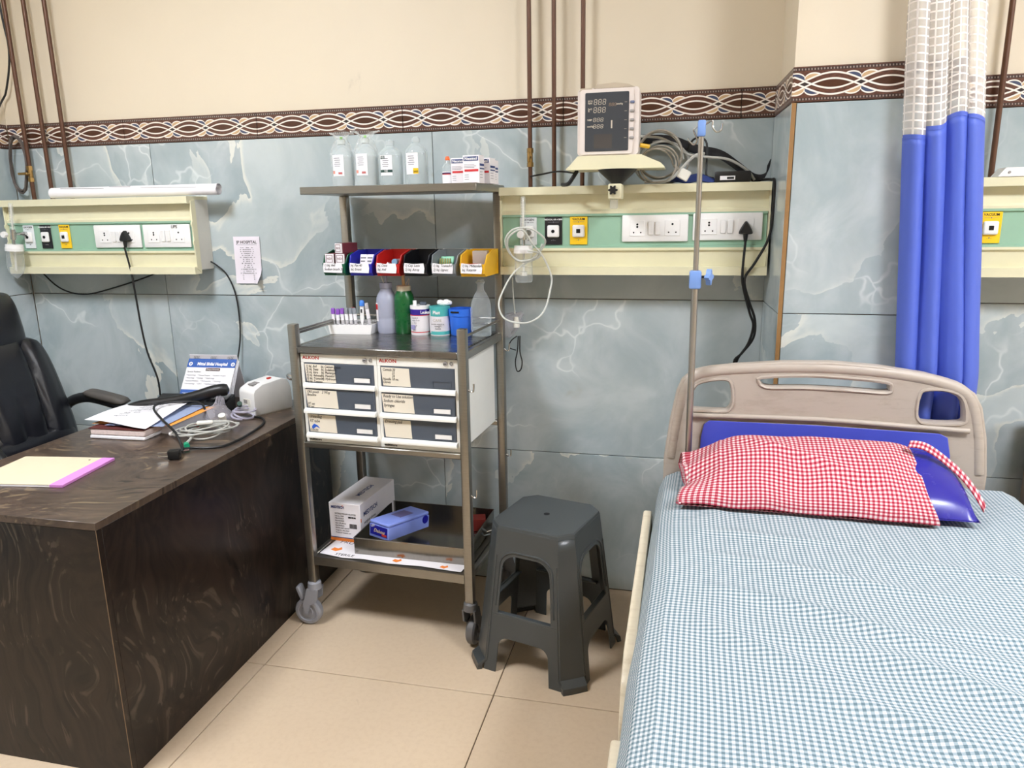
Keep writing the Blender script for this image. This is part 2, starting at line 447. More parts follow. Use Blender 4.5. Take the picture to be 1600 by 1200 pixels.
def thing(name, label, cat, loc=(0, 0, 0), rz=0.0, group=None):
    o = bpy.data.objects.new(name, None); COL.objects.link(o); o.location = loc; o.rotation_euler = (0, 0, rz)
    o.empty_display_size = 0.05
    return tag(o, label, cat, group)
def struct(o, label=None):
    o['kind'] = 'structure'
    if label: o['label'] = label
    return o
def dup(o, parent=None, **kw):
    c = o.copy(); COL.objects.link(c); c.parent = parent
    for ch in [x for x in o.children]: dup(ch, c)
    for k, v in kw.items(): setattr(c, k, v)
    return c
def rrect(x0, x1, y0, y1, r, n=4):
    out = []
    for cx, cy, a in ((x1-r, y1-r, 0), (x0+r, y1-r, 90), (x0+r, y0+r, 180), (x1-r, y0+r, 270)):
        for i in range(n+1):
            t = math.radians(a + 90*i/n); out.append((cx + r*math.cos(t), cy + r*math.sin(t)))
    return out
def smooth2(p, k=4):
    q = spline([Vector((a, b, 0)) for a, b in p], k, True); return [(v.x, v.y) for v in q]

# ---------------------------------------------------------------- room shell
TH = 0.012                                   # tile thickness
ZJ = [0.0, 0.561, 1.1615, 1.771]; ZB = 1.869  # tile rows and border top
CE = 2.95
GAP = 0.0028
XL, XP0, XP1, XR, YP = -2.806, 0.272, 0.73, 4.2, 2.375
floor = struct(MB().bx(XL-0.1, XR, -3.2, W+0.1, -0.05, -0.006).build('floor', 'grout_floor'), 'beige square tiled floor with thin dark joints')
MB0 = {}
for ix in range(-3, 6):
    for iy in range(-6, 1):
        x0, x1 = -0.535 + 0.8*ix, -0.535 + 0.8*(ix+1); y0, y1 = 1.96 + 0.8*iy, 1.96 + 0.8*(iy+1)
        x0, x1 = max(x0, XL), min(x1, XR); y1 = min(y1, W); y0 = max(y0, -3.2)
        if x1 - x0 < 0.05 or y1 - y0 < 0.05: continue
        key = (round(x1-x0, 3), round(y1-y0, 3))
        if key not in MB0:
            w_, h_ = key
            MB0[key] = MB().box((0, 0, -0.004), (w_-0.0035, h_-0.0035, 0.008), 0.0012).mesh('floor_tile', 'beige_floor_tile')
        o = bpy.data.objects.new('tile', MB0[key]); COL.objects.link(o); o.parent = floor; o.location = ((x0+x1)/2, (y0+y1)/2, 0)
ceiling = struct(MB().bx(XL-0.1, XR, -3.2, W+0.1, CE, CE+0.06).build('ceiling', 'white_ceiling_paint'), 'plain white ceiling')
wall_back = struct(MB().bx(XL-0.1, XR, W+TH, W+0.12, 0, CE).build('wall_back', 'cream_paint'), 'back wall, cream paint above blue-grey marble tiles')
wall_left = struct(MB().bx(XL-0.12, XL-TH, -3.2, W+0.12, 0, CE).build('wall_left', 'cream_paint'), 'left wall, cream paint above blue-grey marble tiles')
wall_right = struct(MB().bx(XR, XR+0.1, -3.2, W+0.12, 0, CE).build('wall_right', 'cream_paint'), 'right wall of the ward')
wall_front = struct(MB().bx(XL-0.1, XR+0.1, -3.3, -3.2, 0, CE).build('wall_front', 'cream_paint'), 'wall behind the photographer')
wall_pillar = struct(MB().bx(XP0+0.016, XP1-0.016, YP+0.016, W+TH, 0, CE).build('wall_pillar', 'cream_paint'), 'square pillar in the back wall, cream paint above marble tiles')
def tile(parent, p0, p1, z0, z1, nrm, border=False, u0=0.0):
    """a wall tile from p0 to p1 (xy), normal nrm, sunk bed behind"""
    p0, p1 = Vector(p0), Vector(p1); L = (p1-p0).length; d = (p1-p0)/L; n = Vector(nrm)
    g = GAP/2; b = 0.001
    bm = bmesh.new(); lay = bm.loops.layers.uv.verify()
    def V(s, z, k): q = p0 + d*s - n*k; return bm.verts.new((q.x, q.y, z))
    ring = lambda e, k: [V(g+e, z0+g+e, k), V(L-g-e, z0+g+e, k), V(L-g-e, z1-g-e, k), V(g+e, z1-g-e, k)]
    A, B, C = ring(b, 0), ring(0, b), ring(0, TH-0.001)
    def face(vs_):
        f = bm.faces.new(vs_)
        for l in f.loops:
            q = l.vert.co; l[lay].uv = (u0 + (Vector((q.x, q.y)) - p0).dot(d), (q.z - z0)/(z1-z0))
    face(A)
    for i in range(4):
        j = (i+1) % 4; face((B[i], B[j], A[j], A[i])); face((C[i], C[j], B[j], B[i]))
    bmesh.ops.recalc_face_normals(bm, faces=bm.faces)
    me = bpy.data.meshes.new('tile'); bm.to_mesh(me); bm.free()
    me.materials.append(M['interlace_border_tile' if border else 'onyx_marble_tile'])
    o = bpy.data.objects.new('border_tile' if border else 'tile', me); COL.objects.link(o); o.parent = parent
    return o
def bed(parent, x0, x1, y0, y1): MB().bx(x0, x1, y0, y1, 0, ZB).build('grout_bed', 'grout_brown', parent)
# back wall
bed(wall_back, XL, XR, W+TH-0.005, W+TH+0.002)
xs = [XL, -2.124, -0.922, XP0+0.002]
for z0, z1 in zip(ZJ, ZJ[1:]):
    for a, b in zip(xs, xs[1:]): tile(wall_back, (a, W), (b, W), z0, z1, (0, -1))
    for a, b in ((XP1, 1.48), (1.48, 2.68), (2.68, 3.88)): tile(wall_back, (a, W), (b, W), z0, z1, (0, -1))
bs = [XL, -2.235, -1.634, -1.034, -0.434, 0.166, XP0+0.002]
for a, b in zip(bs, bs[1:]): tile(wall_back, (a, W), (b, W), ZJ[3], ZB, (0, -1), True, (a + 1.634))
for a, b in ((XP1, 1.366), (1.366, 1.966), (1.966, 2.566)): tile(wall_back, (a, W), (b, W), ZJ[3], ZB, (0, -1), True, a + 1.634)
# left wall (runs towards the camera)
bed(wall_left, XL-TH-0.002, XL-TH+0.005, -0.6, W)
for z0, z1 in zip(ZJ, ZJ[1:]):
    for a, b in ((W, 1.6), (1.6, 0.4), (0.4, -0.6)): tile(wall_left, (XL, a), (XL, b), z0, z1, (1, 0))
for a, b in ((W, 2.1), (2.1, 1.5), (1.5, 0.9)): tile(wall_left, (XL, a), (XL, b), ZJ[3], ZB, (1, 0), True, 0.03)
# pillar: left side is slightly splayed, then the front
nl = Vector((-1, -0.04)).normalized()
pa, pb, pc = (XP0, W), (XP0+0.012, YP), (XP1, YP)
MB().prism([(XP0+0.010, W), (XP0+0.021, YP+0.008), (XP1-0.008, YP+0.008), (XP1-0.008, W)], 0, ZB, 'xy').build('grout_bed', 'grout_brown', wall_pillar)
for z0, z1 in zip(ZJ, ZJ[1:]):
    tile(wall_pillar, pa, pb, z0, z1, nl); tile(wall_pillar, (XP0+0.026, YP), pc, z0, z1, (0, -1)); tile(wall_pillar, pc, (XP1, W), z0, z1, (1, 0))
tile(wall_pillar, pa, pb, ZJ[3], ZB, nl, True, 0.02); tile(wall_pillar, (XP0+0.014, YP), pc, ZJ[3], ZB, (0, -1), True, 0.045); tile(wall_pillar, pc, (XP1, W), ZJ[3], ZB, (1, 0), True)
struct(MB().bx(XP0+0.0135, XP0+0.0255, YP-0.0005, YP+0.01, 0, ZJ[3]).build('trim_1', 'corner_trim_brown'), 'narrow brown strip along the pillar corner')

# ---------------------------------------------------------------- ceiling lamps
lampm = mat('led_diffuser', (244, 248, 255), 0.6, var=0, emit=LAMP)
for i, (x, y) in enumerate(LAMPS):
    t = thing('ceiling_light', ['square white LED panel in the ceiling above the desk', 'square white LED panel in the ceiling above the bed', 'square white LED panel in the ceiling beyond the curtain',
        'square white LED panel in the ceiling behind the camera, desk side', 'square white LED panel in the ceiling behind the camera, bed side'][i], 'ceiling light', (x, y, CE), 0, 'ceiling LED panels')
    fr = MB()
    for (a0, a1, b0, b1) in ((-0.31, 0.31, -0.31, -0.29), (-0.31, 0.31, 0.29, 0.31), (-0.31, -0.29, -0.29, 0.29), (0.29, 0.31, -0.29, 0.29)): fr.bx(a0, a1, b0, b1, -0.015, -0.001)
    fr.build('frame', 'white_plastic', t)
    MB().bx(-0.29, 0.29, -0.29, 0.29, -0.012, -0.004).build('diffuser', 'led_diffuser', t)
# ---------------------------------------------------------------- bed-head service panels
def yy(d): return W - d
def bar(mb, x0, x1, prof):
    mb.prism([(yy(d), z) for d, z in prof], x0, x1, 'yz'); return mb
def gas_outlet(p, x, z, w, m, word, small, shape):
    y = yy(0.101)
    o = MB().box((x, y-0.002, z), (w, 0.004, 0.095), 0.001).build('outlet_plate', m, p)
    ink = 'ink_white' if m == 'black_plate' else 'ink'
    MB().box((x, y-0.008, z-0.001), (w*0.70, 0.012, 0.042), 0.006, None, 3).build('outlet_body', 'white_plastic', o)
    d = MB()
    if shape == 'square': d.box((x, y-0.0145, z-0.001), (0.014, 0.002, 0.014), 0.001)
    else: d.cyl((x, y-0.0145, z-0.001), 0.006, 0.002, 12, (PI/2, 0, 0))
    d.build('port', 'hole_dark', o)
    text(word, 0.0105 if len(word) < 8 else 0.0072, ink, o, (x, y-0.0043, z+0.039), align='CENTER', bold=0.0002)
    text('-- -- --', 0.006, ink, o, (x, y-0.0043, z-0.032), align='CENTER')
    s = MB(); s.cyl((x, y-0.0042, z+0.030), 0.0022, 0.001, 8, (PI/2, 0, 0)); s.cyl((x, y-0.0042, z-0.0315), 0.0022, 0.001, 8, (PI/2, 0, 0))
    s.bx(x-w*0.32, x-0.004, y-0.0044, y-0.004, z+0.0295, z+0.0305); s.bx(x+0.004, x+w*0.32, y-0.0044, y-0.004, z+0.0295, z+0.0305)
    s.build('screw', 'ink_grey', o)
    return o
def switch_plate(p, x0, x1, z0, z1):
    y = yy(0.101); xc, zc = (x0+x1)/2, (z0+z1)/2; w, h = x1-x0, z1-z0
    o = MB().box((xc, y-0.004, zc), (w, 0.008, h), 0.004, None, 2).build('switch_plate', 'white_plastic', p)
    for k in range(2):
        sx = x0 + w*(0.235 if k == 0 else 0.765)
        s = MB().box((sx, y-0.0088, zc), (0.05, 0.003, 0.052), 0.0008).build('socket', 'white_plastic', o)
        hl = MB()
        hl.cyl((sx, y-0.0104, zc+0.013), 0.0036, 0.0008, 10, (PI/2, 0, 0))
        if k == 0: hl.cyl((sx, y-0.0104, zc+0.005), 0.0036, 0.0008, 10, (PI/2, 0, 0))
        hl.cyl((sx-0.012, y-0.0104, zc-0.014), 0.0026, 0.0008, 10, (PI/2, 0, 0)); hl.cyl((sx+0.012, y-0.0104, zc-0.014), 0.0026, 0.0008, 10, (PI/2, 0, 0))
        hl.build('socket_hole', 'hole_dark', o)
    for dx in (-0.0135, 0.0095):
        MB().box((xc+dx, y-0.0105, zc), (0.017, 0.007, 0.044), 0.0015, (0.06, 0, 0)).build('switch', 'white_plastic', o)
    return o
def panel(label, x0, x1, outs, plates, dz=0.0, side=False):
    t = thing('bed_head_panel', label, 'wall panel', (0, 0, dz), 0, 'bed head service panels')
    MB().bx(x0+0.004, x1-0.0015, yy(0.0848), W-0.0005, 1.272, 1.545).build('housing', 'panel_side', t)
    bar(MB(), x0, x1, [(0.086, 1.465), (0.108, 1.465), (0.108, 1.473), (0.098, 1.480), (0.096, 1.531), (0.132, 1.531), (0.132, 1.558), (0.0, 1.558), (0.0, 1.545), (0.086, 1.545)]).build('top_rail', 'panel_cream', t)
    bar(MB(), x0+0.006, x1-0.006, [(0.085, 1.349), (0.108, 1.349), (0.108, 1.355), (0.100, 1.357), (0.100, 1.455), (0.107, 1.458), (0.107, 1.465), (0.085, 1.465)]).build('green_strip', 'panel_green', t)
    bar(MB(), x0, x1, [(0.085, 1.349), (0.109, 1.349), (0.109, 1.341), (0.100, 1.336), (0.096, 1.285), (0.126, 1.285), (0.126, 1.257), (0.085, 1.257)]).build('bottom_rail', 'panel_cream', t)
    for x in (x0-0.002, x1-0.004):
        bar(MB(), x, x+0.006, [(0.085, 1.26), (0.112, 1.28), (0.112, 1.37), (0.116, 1.375), (0.116, 1.385), (0.112, 1.39), (0.112, 1.44), (0.117, 1.446), (0.117, 1.456), (0.112, 1.462), (0.112, 1.54), (0.085, 1.545)]).build('end_cap', 'panel_cream', t)
    for a in outs: gas_outlet(t, *a)
    for a in plates: switch_plate(t, *a)
    return t
pl = panel('cream and green service panel above the desk, in the left corner', -2.776, -1.885,
    [(-2.672, 1.408, 0.052, 'white_plate', 'OXYGEN', '', 'round'), (-2.588, 1.408, 0.052, 'black_plate', 'MEDICAL AIR 4 BAR', '', 'round'), (-2.494, 1.408, 0.052, 'yellow_plate', 'VACUUM', '', 'square')],
    [(-2.348, -2.129, 1.362, 1.452), (-2.117, -1.902, 1.362, 1.452)], 0, True)
text('UPS', 0.017, 'ink', pl, (-1.985, yy(0.1105), 1.442), shear=0.2)
pm = panel('cream and green service panel between trolley and pillar, carrying the monitor', -0.640, 0.266,
    [(-0.542, 1.408, 0.061, 'white_plate', 'OXYGEN', '', 'round'), (-0.452, 1.408, 0.061, 'black_plate', 'MEDICAL AIR 4 BAR', '', 'round'), (-0.363, 1.408, 0.061, 'yellow_plate', 'VACUUM', '', 'square')],
    [(-0.213, 0.008, 1.369, 1.459), (0.023, 0.246, 1.372, 1.462)], 0.003)
pr = panel('cream and green service panel right of the blue curtain', 0.80, 1.75,
    [(0.918, 1.408, 0.061, 'yellow_plate', 'VACUUM', '', 'square'), (0.83, 1.408, 0.061, 'black_plate', 'MEDICAL AIR 4 BAR', '', 'round')], [(1.1, 1.32, 1.362, 1.452)])
def plug(mb, x, y, z):
    tri = smooth2([(0, 0.024), (0.010, 0.012), (0.021, -0.010), (0.017, -0.018), (-0.017, -0.018), (-0.021, -0.010), (-0.010, 0.012)], 3)
    A = [mb.bm.verts.new((x+a, y+0.008, z+c)) for a, c in tri]; B = [mb.bm.verts.new((x+a, y-0.006, z+c)) for a, c in tri]; C = [mb.bm.verts.new((x+a*0.8, y-0.014, z+c*0.8)) for a, c in tri]
    mb.bm.faces.new(A); mb.bm.faces.new(list(reversed(C))); n = len(tri)
    for P_, Q in ((A, B), (B, C)):
        for i in range(n): mb.bm.faces.new((P_[i], Q[i], Q[(i+1) % n], P_[(i+1) % n]))
    mb.tube([(x, y-0.004, z-0.014), (x, y-0.005, z-0.030), (x, y-0.006, z-0.042)], lambda t: 0.009-0.004*t, 8, 3)
# plug and lead of the left panel
t = thing('power_plug_lead', 'black plug in the left service panel, lead falling behind the desk', 'power cord', (-2.192, W-0.12, 1.405))
mb = MB(); plug(mb, 0, -0.0, 0); mb.build('plug', 'black_rubber', t)
MB().tube([(0, -0.012, -0.04), (0.008, -0.002, -0.14), (0.014, 0.0, -0.26), (0.02, 0.0, -0.36), (0.034, 0.0, -0.47), (0.066, 0.0, -0.575), (0.07, 0.0, -0.66), (0.062, 0.01, -0.80), (0.05, 0.03, -1.05)], 0.0038, 8, 5).build('lead', 'black_rubber', t)
t = thing('power_plug_lead', 'black triangular plug in the middle panel with two looping leads beside the pillar', 'power cord', (0.193, W-0.12, 1.413))
mb = MB(); plug(mb, 0, 0, 0); mb.build('plug', 'black_rubber', t)
MB().tube([(0, -0.012, -0.04), (-0.004, -0.01, -0.15), (0.004, 0.0, -0.2), (0.028, 0.01, -0.28), (0.043, 0.02, -0.325), (0.03, 0.03, -0.39), (-0.004, 0.04, -0.457), (0.012, 0.045, -0.53), (0.034, 0.06, -0.80), (0.03, 0.08, -1.10)], 0.0042, 8, 5).build('lead', 'black_rubber', t)
MB().tube([(0.045, 0.075, 0.157), (0.072, 0.02, 0.155), (0.079, -0.014, 0.146), (0.08, -0.016, 0.06), (0.072, -0.016, -0.03), (0.034, -0.014, -0.11), (0.004, -0.008, -0.165), (0.022, 0.004, -0.237), (0.046, 0.012, -0.302), (0.046, 0.024, -0.367), (0.012, 0.034, -0.423), (-0.012, 0.04, -0.457), (0.006, 0.05, -0.53), (0.026, 0.07, -0.80), (0.02, 0.09, -1.10)], 0.0045, 8, 5).build('second_lead', 'black_rubber', t)
# loose wall cables
tag(MB().tube([(-2.727, W-0.03, 1.272), (-2.646, W-0.02, 1.19), (-2.535, W-0.012, 1.160), (-2.387, W-0.012, 1.186), (-2.159, W-0.03, 1.248), (-2.13, W-0.04, 1.276)], 0.0032, 6, 6).build('wall_cable', 'black_rubber'), 'thin black cable sagging below the left service panel', 'cable')
tag(MB().tube([(-1.885, W-0.02, 1.30), (-1.86, W-0.018, 1.285), (-1.82, W-0.014, 1.245), (-1.79, W-0.012, 1.157), (-1.787, W-0.012, 1.013), (-1.80, W-0.03, 0.90), (-1.81, W-0.06, 0.82), (-1.83, W-0.12, 0.775)], 0.0032, 6, 6).build('wall_cable', 'black_rubber'), 'thin black cable dropping from the left panel to the telephone', 'cable')
tag(MB().tube([(-2.725, W-0.02, CE), (-2.722, W-0.02, 2.341), (-2.712, W-0.02, 2.15), (-2.755, W-0.02, 2.005), (-2.795, W-0.025, 1.944), (-2.796, W-0.2, 1.7), (-2.80, W-0.5, 1.5), (-2.80, W-0.9, 1.1)], 0.004, 6, 6).build('wall_cable', 'black_rubber'), 'black cable hanging down the left wall corner', 'cable')
# ---------------------------------------------------------------- copper pipes
def valve(p, x, y, z, vert=False):
    mb = MB(); mb.cyl((x, y, z+0.024), 0.012, 0.016, 6); mb.cyl((x, y, z-0.024), 0.012, 0.016, 6); mb.cyl((x, y, z), 0.0095, 0.04, 10)
    o = mb.build('valve', 'brass', p)
    MB().cyl((x, y-0.016, z), 0.006, 0.02, 8, (PI/2, 0, 0)).build('valve_stem', 'brass', o)
    MB().box((x-(0 if vert else 0.012), y-0.028, z), (0.010, 0.006, 0.034) if vert else (0.046, 0.006, 0.010), 0.002).build('valve_lever', 'brass', o)
PIPES = [(-2.687, 0.0085, True, 'copper pipe nearest the left wall corner, with brass valve and coiled cable'), (-2.594, 0.0085, False, 'middle one of three copper pipes above the left panel'),
  (-2.496, 0.0085, False, 'copper pipe furthest from the left wall corner, above the left panel'), (-0.547, 0.0078, True, 'copper pipe left of the monitor with a brass valve'),
  (-0.461, 0.0078, False, 'plain copper pipe between the valved pipe and the monitor'), (-0.361, 0.0078, False, 'copper pipe running down behind the patient monitor'), (0.926, 0.0085, False, 'copper pipe right of the blue curtain')]
for x, r, v, lab in PIPES:
    t = thing('copper_pipe', lab, 'pipe', (x, W-0.034, 1.56), 0, 'copper gas pipes')
    MB().tube([(0, 0, -0.03), (0, 0, 0.7), (0, 0, CE-1.56)], r, 12).build('pipe', 'pipe_brown', t)
    for z in (1.1,): MB().box((0, 0.014, z), (0.03, 0.03, 0.014), 0.002).build('clip', 'pipe_brown', t)
    if v: valve(t, 0, 0, 0.105, x > -1)
# cable coil hung over the left valve
pts = []
for i in range(5*14):
    a = 2*PI*i/14; k = i/70
    pts.append((-2.742 + (0.040+0.006*math.sin(i*0.9))*math.sin(a) + 0.008*k, W-0.03-0.012*k + 0.004*math.sin(i), 1.705 + (0.112+0.006*math.cos(i*0.7))*math.cos(a)))
tag(MB().tube(pts, 0.0036, 6, 2).build('cable_coil', mat('cable_brown', (88, 80, 76), 0.5)), 'grey-brown cable coil hanging beside the left brass valve', 'cable')
# ---------------------------------------------------------------- rolled paper on the left panel
t = thing('paper_roll', 'long roll of white printed paper lying on top of the left panel', 'paper roll', (-2.15, 2.612, 1.5815))
n = 60; prof = []
for i in range(n+1):
    a = 2*PI*3.2*i/n; prof.append((0.0225 - 0.004*(1-i/n)*2.2 + 0.0006*math.sin(a*2), a))
mb = MB()
A = [mb.bm.verts.new((-0.385, r*math.sin(a), r*math.cos(a))) for r, a in prof]; B = [mb.bm.verts.new((0.385, r*math.sin(a), r*math.cos(a))) for r, a in prof]
for i in range(n): mb.bm.faces.new((A[i], A[i+1], B[i+1], B[i]))
mb.build('sheet', 'paper', t, smooth=60)
ln = MB()
for (x0, x1, a) in ((-0.1, 0.0, 0.5), (0.05, 0.3, 0.9), (-0.33, -0.12, 0.7), (-0.02, 0.0, 0.3)):
    ln.tube([(x0, -0.0229*math.sin(a), 0.0229*math.cos(a)), (x1, -0.0229*math.sin(a+0.2), 0.0229*math.cos(a+0.2))], 0.0007, 4)
ln.build('printed_line', 'ink_grey', t)
# ---------------------------------------------------------------- notice sheet
t = thing('notice_sheet', 'white printed notice headed JP HOSPITAL taped to the wall tiles', 'notice', (-1.724, W-0.002, 1.305), 0)
def nf(u, v):
    k = max(0, u-0.8)*max(0, 0.25-v)*0.8
    return (-0.059+0.118*u + 0.003*(v-1), -0.002 - 0.006*max(0, 0.3-v) - k, -0.094+0.188*v)
mb = MB(); mb.grid(nf, 8, 10)
mb.build('sheet', 'paper_pinkish', t)
text('JP HOSPITAL', 0.0165, 'ink', t, (0.0, -0.0025, 0.071), align='CENTER', bold=0.0002)
MB().bx(-0.045, 0.044, -0.0026, -0.0022, 0.0605, 0.0612).build('underline', 'ink', t)
rows = ['Sr. no.      Name      No.', '01    RECEPTION 01    11', '02    RECEPTION 02    12', '03    PHARMACY    13', '04    DOCTOR    14', '05    CASUALTY OPD    15', '06    OPD 01    16', '07    OPD 02    17', '08    GROUND FL    18', '09    LAB    19', '10    X-RAY    20', '11  NURSING STATION  21', '12    WARD 01    22', '13   OPERATION ROOM   23', '14                           24', '15                           25', '16                           26']
for i, s_ in enumerate(rows):
    z = 0.050 - i*0.0079
    text(s_, 0.0058, 'ink', t, (-0.0012, -0.0024 - (0.003 if z < -0.05 else 0.0), z), align='CENTER')
# ---------------------------------------------------------------- oxygen flowmeters
def flowmeter(label, x, z0, jar_h, jar_r, rot=0.0, conn=0.0, taper=False):
    """origin at the knob; stem, tube above, humidifier jar below"""
    t = thing('oxygen_flowmeter', label, 'flowmeter', (x, W-0.165, z0), rot, 'oxygen flowmeters')
    mb = MB(); mb.cyl((0, 0, 0.002), 0.011, 0.04, 12); mb.cyl((0, 0.03, 0.004), 0.006, 0.05, 8, (PI/2, 0, 0)); mb.cyl((0, 0, -0.026), 0.006, 0.03, 8)
    mb.cyl((0.01, 0.045, 0.004), 0.011, 0.012, 6, (PI/2, 0, 0))
    mb.build('stem', 'chrome', t)
    k = MB(); k.lathe([(0, -0.008), (0.012, -0.008), (0.0135, 0), (0.012, 0.008), (0, 0.008)], (-0.006-conn, -0.018, 0.0), 8, (PI/2, 0, 0)); kn = k.build('knob', 'white_plastic', t)
    g = MB(); g.lathe([(0.0075, 0.0), (0.0082, 0.002), (0.0082, 0.104), (0.005, 0.108), (0, 0.108)], (0, 0, 0.02), 12); g.build('gauge_tube', 'clear_plastic', t)
    sc = MB(); sc.cyl((0, 0, 0.072), 0.003, 0.1, 8)
    for i in range(9): sc.bx(-0.005, 0.005, -0.0086, -0.0082, 0.03+i*0.01, 0.0308+i*0.01)
    sc.build('gauge_scale', 'offwhite_plastic', t)
    MB().lathe([(0, 0.0), (jar_r+0.001, 0.0), (jar_r+0.002, -0.012), (jar_r+0.0035, -0.013), (jar_r+0.0035, -0.026), (0, -0.026)], (0, 0, -0.038), 20).build('jar_lid', 'white_plastic', t)
    if taper: pf = [(jar_r, 0), (jar_r+0.001, -jar_h*0.6), (jar_r*0.82, -jar_h*0.78), (jar_r*0.3, -jar_h*0.93), (0, -jar_h)]
    else: pf = [(jar_r, 0), (jar_r, -jar_h*0.94), (jar_r*0.9, -jar_h), (0, -jar_h)]
    j = MB().lathe(pf, (0, 0, -0.064), 20).build('jar', 'clear_plastic', t)
    d = MB(); d.cyl((0, 0, -0.064-jar_h*0.35), 0.004, jar_h*0.7, 8)
    if not taper: d.cyl((0, 0, -0.064-jar_h*0.72), 0.012, 0.012, 12)
    d.build('dip_tube', 'offwhite_plastic', t)
    l = MB()
    for zz in (0.25, 0.45, 0.62): l.bx(-0.006, jar_r*0.65, -jar_r*0.86-0.004, -jar_r*0.86-0.0035, -0.064-jar_h*zz, -0.0633-jar_h*zz)
    l.build('level_mark', 'ink_grey', t)
    return t
fm_ = flowmeter('oxygen flowmeter with pointed clear jar at the left panel edge', -2.688, 1.418, 0.115, 0.031, 0.0, 0.02, True); fm_.rotation_euler = (0, 0.09, 0)
flowmeter('oxygen flowmeter with clear jar and tubing on the middle panel', -0.547, 1.402, 0.10, 0.031)
# tubing, mask and strap hanging from the middle flowmeter
t = thing('oxygen_mask', 'clear oxygen mask with looped tubing hanging below the middle flowmeter', 'oxygen mask', (-0.55, 2.52, 1.30))
P = [(-0.52, 1.348), (-0.484, 1.339), (-0.495, 1.322), (-0.541, 1.309), (-0.579, 1.335), (-0.590, 1.384), (-0.560, 1.421), (-0.506, 1.424), (-0.464, 1.389), (-0.473, 1.361), (-0.507, 1.324), (-0.575, 1.274), (-0.611, 1.206), (-0.616, 1.161), (-0.589, 1.118), (-0.52, 1.106), (-0.469, 1.14), (-0.449, 1.219), (-0.448, 1.263), (-0.473, 1.329), (-0.504, 1.376), (-0.53, 1.42), (-0.572, 1.40), (-0.585, 1.36), (-0.56, 1.315), (-0.50, 1.325), (-0.478, 1.37)]
MB().tube([(x+0.55, -0.035 + 0.045*math.sin(i*0.8), z-1.30) for i, (x, z) in enumerate(P)], 0.0032, 8, 5).build('tubing', 'tube_clear', t)
MB().tube([(-0.05, 0.07, -0.05), (-0.05, 0.08, -0.12), (-0.049, 0.10, -0.185)], 0.0028, 6, 4).build('drop_tube', 'tube_clear', t)
mk = MB(); mk.lathe([(0.008, 0.03), (0.012, 0.02), (0.02, 0.005), (0.034, -0.02), (0.042, -0.05), (0.045, -0.075)], (-0.045, 0.115, -0.20), 16, (0.25, 0.9, 0), 1.0, 0.75); mk.build('mask_cone', 'mask_clear', t)
MB().lathe([(0, 0.018), (0.008, 0.018), (0.011, 0.0), (0.013, -0.02), (0.0, -0.02)], (-0.044, 0.10, -0.215), 12).build('connector', 'offwhite_plastic', t)
MB().tube([(-0.04, 0.11, -0.27), (-0.047, 0.12, -0.33), (-0.056, 0.125, -0.37), (-0.05, 0.125, -0.405), (-0.036, 0.125, -0.40), (-0.03, 0.125, -0.37), (-0.038, 0.125, -0.33), (-0.035, 0.115, -0.27)], 0.0024, 6, 5).build('strap', 'black_rubber', t)
MB().tube([(-0.045, 0.11, -0.27), (-0.07, 0.12, -0.29), (-0.078, 0.12, -0.315), (-0.052, 0.12, -0.325)], 0.002, 6, 4).build('strap_loop', 'black_rubber', t)
# ---------------------------------------------------------------- steel trolley
TX, TY, TR = -0.966, 2.421, -0.053
HW, HD = 0.3025, 0.205
def tw(x, y, z=0.0):                       # trolley local -> world
    c, s_ = math.cos(TR), math.sin(TR); return (TX + c*x - s_*y, TY + s_*x + c*y, z)
t = trolley = thing('steel_trolley', 'tall stainless steel medicine trolley with raised shelf, between desk and stool', 'trolley', (TX, TY, 0), TR)
for sx in (-1, 1):
    for sy in (-1, 1):
        MB().box((sx*HW, sy*HD, (0.172 + (1.122 if sy < 0 else 1.546))/2), (0.030, 0.030, (1.122 if sy < 0 else 1.546)-0.172), 0.004, None, 2).build('post', 'brushed_steel', t)
MB().bx(-HW+0.014, HW-0.014, -HD-0.013, HD+0.013, 1.024, 1.048, 0.003).build('top_plate', 'steel_top', t)
MB().bx(-0.318, 0.318, -0.075, HD+0.03, 1.546, 1.571, 0.002).build('upper_shelf', 'brushed_steel', t)
f = MB(); f.bx(-HW+0.015, HW-0.015, -HD-0.014, HD+0.014, 0.262, 0.275); f.bx(-HW+0.015, HW-0.015, -HD-0.015, -HD-0.005, 0.247, 0.279); f.bx(-HW+0.015, HW-0.015, HD+0.005, HD+0.015, 0.247, 0.279)
f.build('lower_shelf', 'brushed_steel', t)
for sx in (-1, 1):
    MB().bx(sx*HW-0.010, sx*HW+0.010, -HD+0.015, HD-0.015, 0.255, 0.277, 0.003).build('shelf_rail', 'brushed_steel', t)
    if sx < 0: MB().bx(sx*HW-0.010, sx*HW+0.010, -HD+0.015, HD-0.015, 0.690, 0.710, 0.003).build('cabinet_rail', 'brushed_steel', t)
    MB().bx(sx*HW-0.010, sx*HW+0.010, -HD+0.015, HD-0.015, 1.020, 1.046, 0.003).build('top_rail', 'brushed_steel', t)
    for z in ((1.098, 1.088) if sx < 0 else (1.093,)):
        MB().tube([(sx*HW, -HD, z), (sx*HW, HD, z)], 0.0045, 8).build('guard_rod', 'brushed_steel', t)
for z in (1.098, 1.078): MB().tube([(-HW, HD, z), (HW, HD, z)], 0.0045, 8).build('guard_rod', 'brushed_steel', t)
for y in (-HD, HD): MB().bx(-HW+0.013, HW-0.013, y-0.012, y+0.012, 0.690, 0.710, 0.003).build('cabinet_rail', 'brushed_steel', t)
MB().bx(-HW+0.013, HW-0.013, HD-0.022, HD-0.014, 1.322, 1.352, 0.001).build('bin_rail', 'cabinet_white', t)
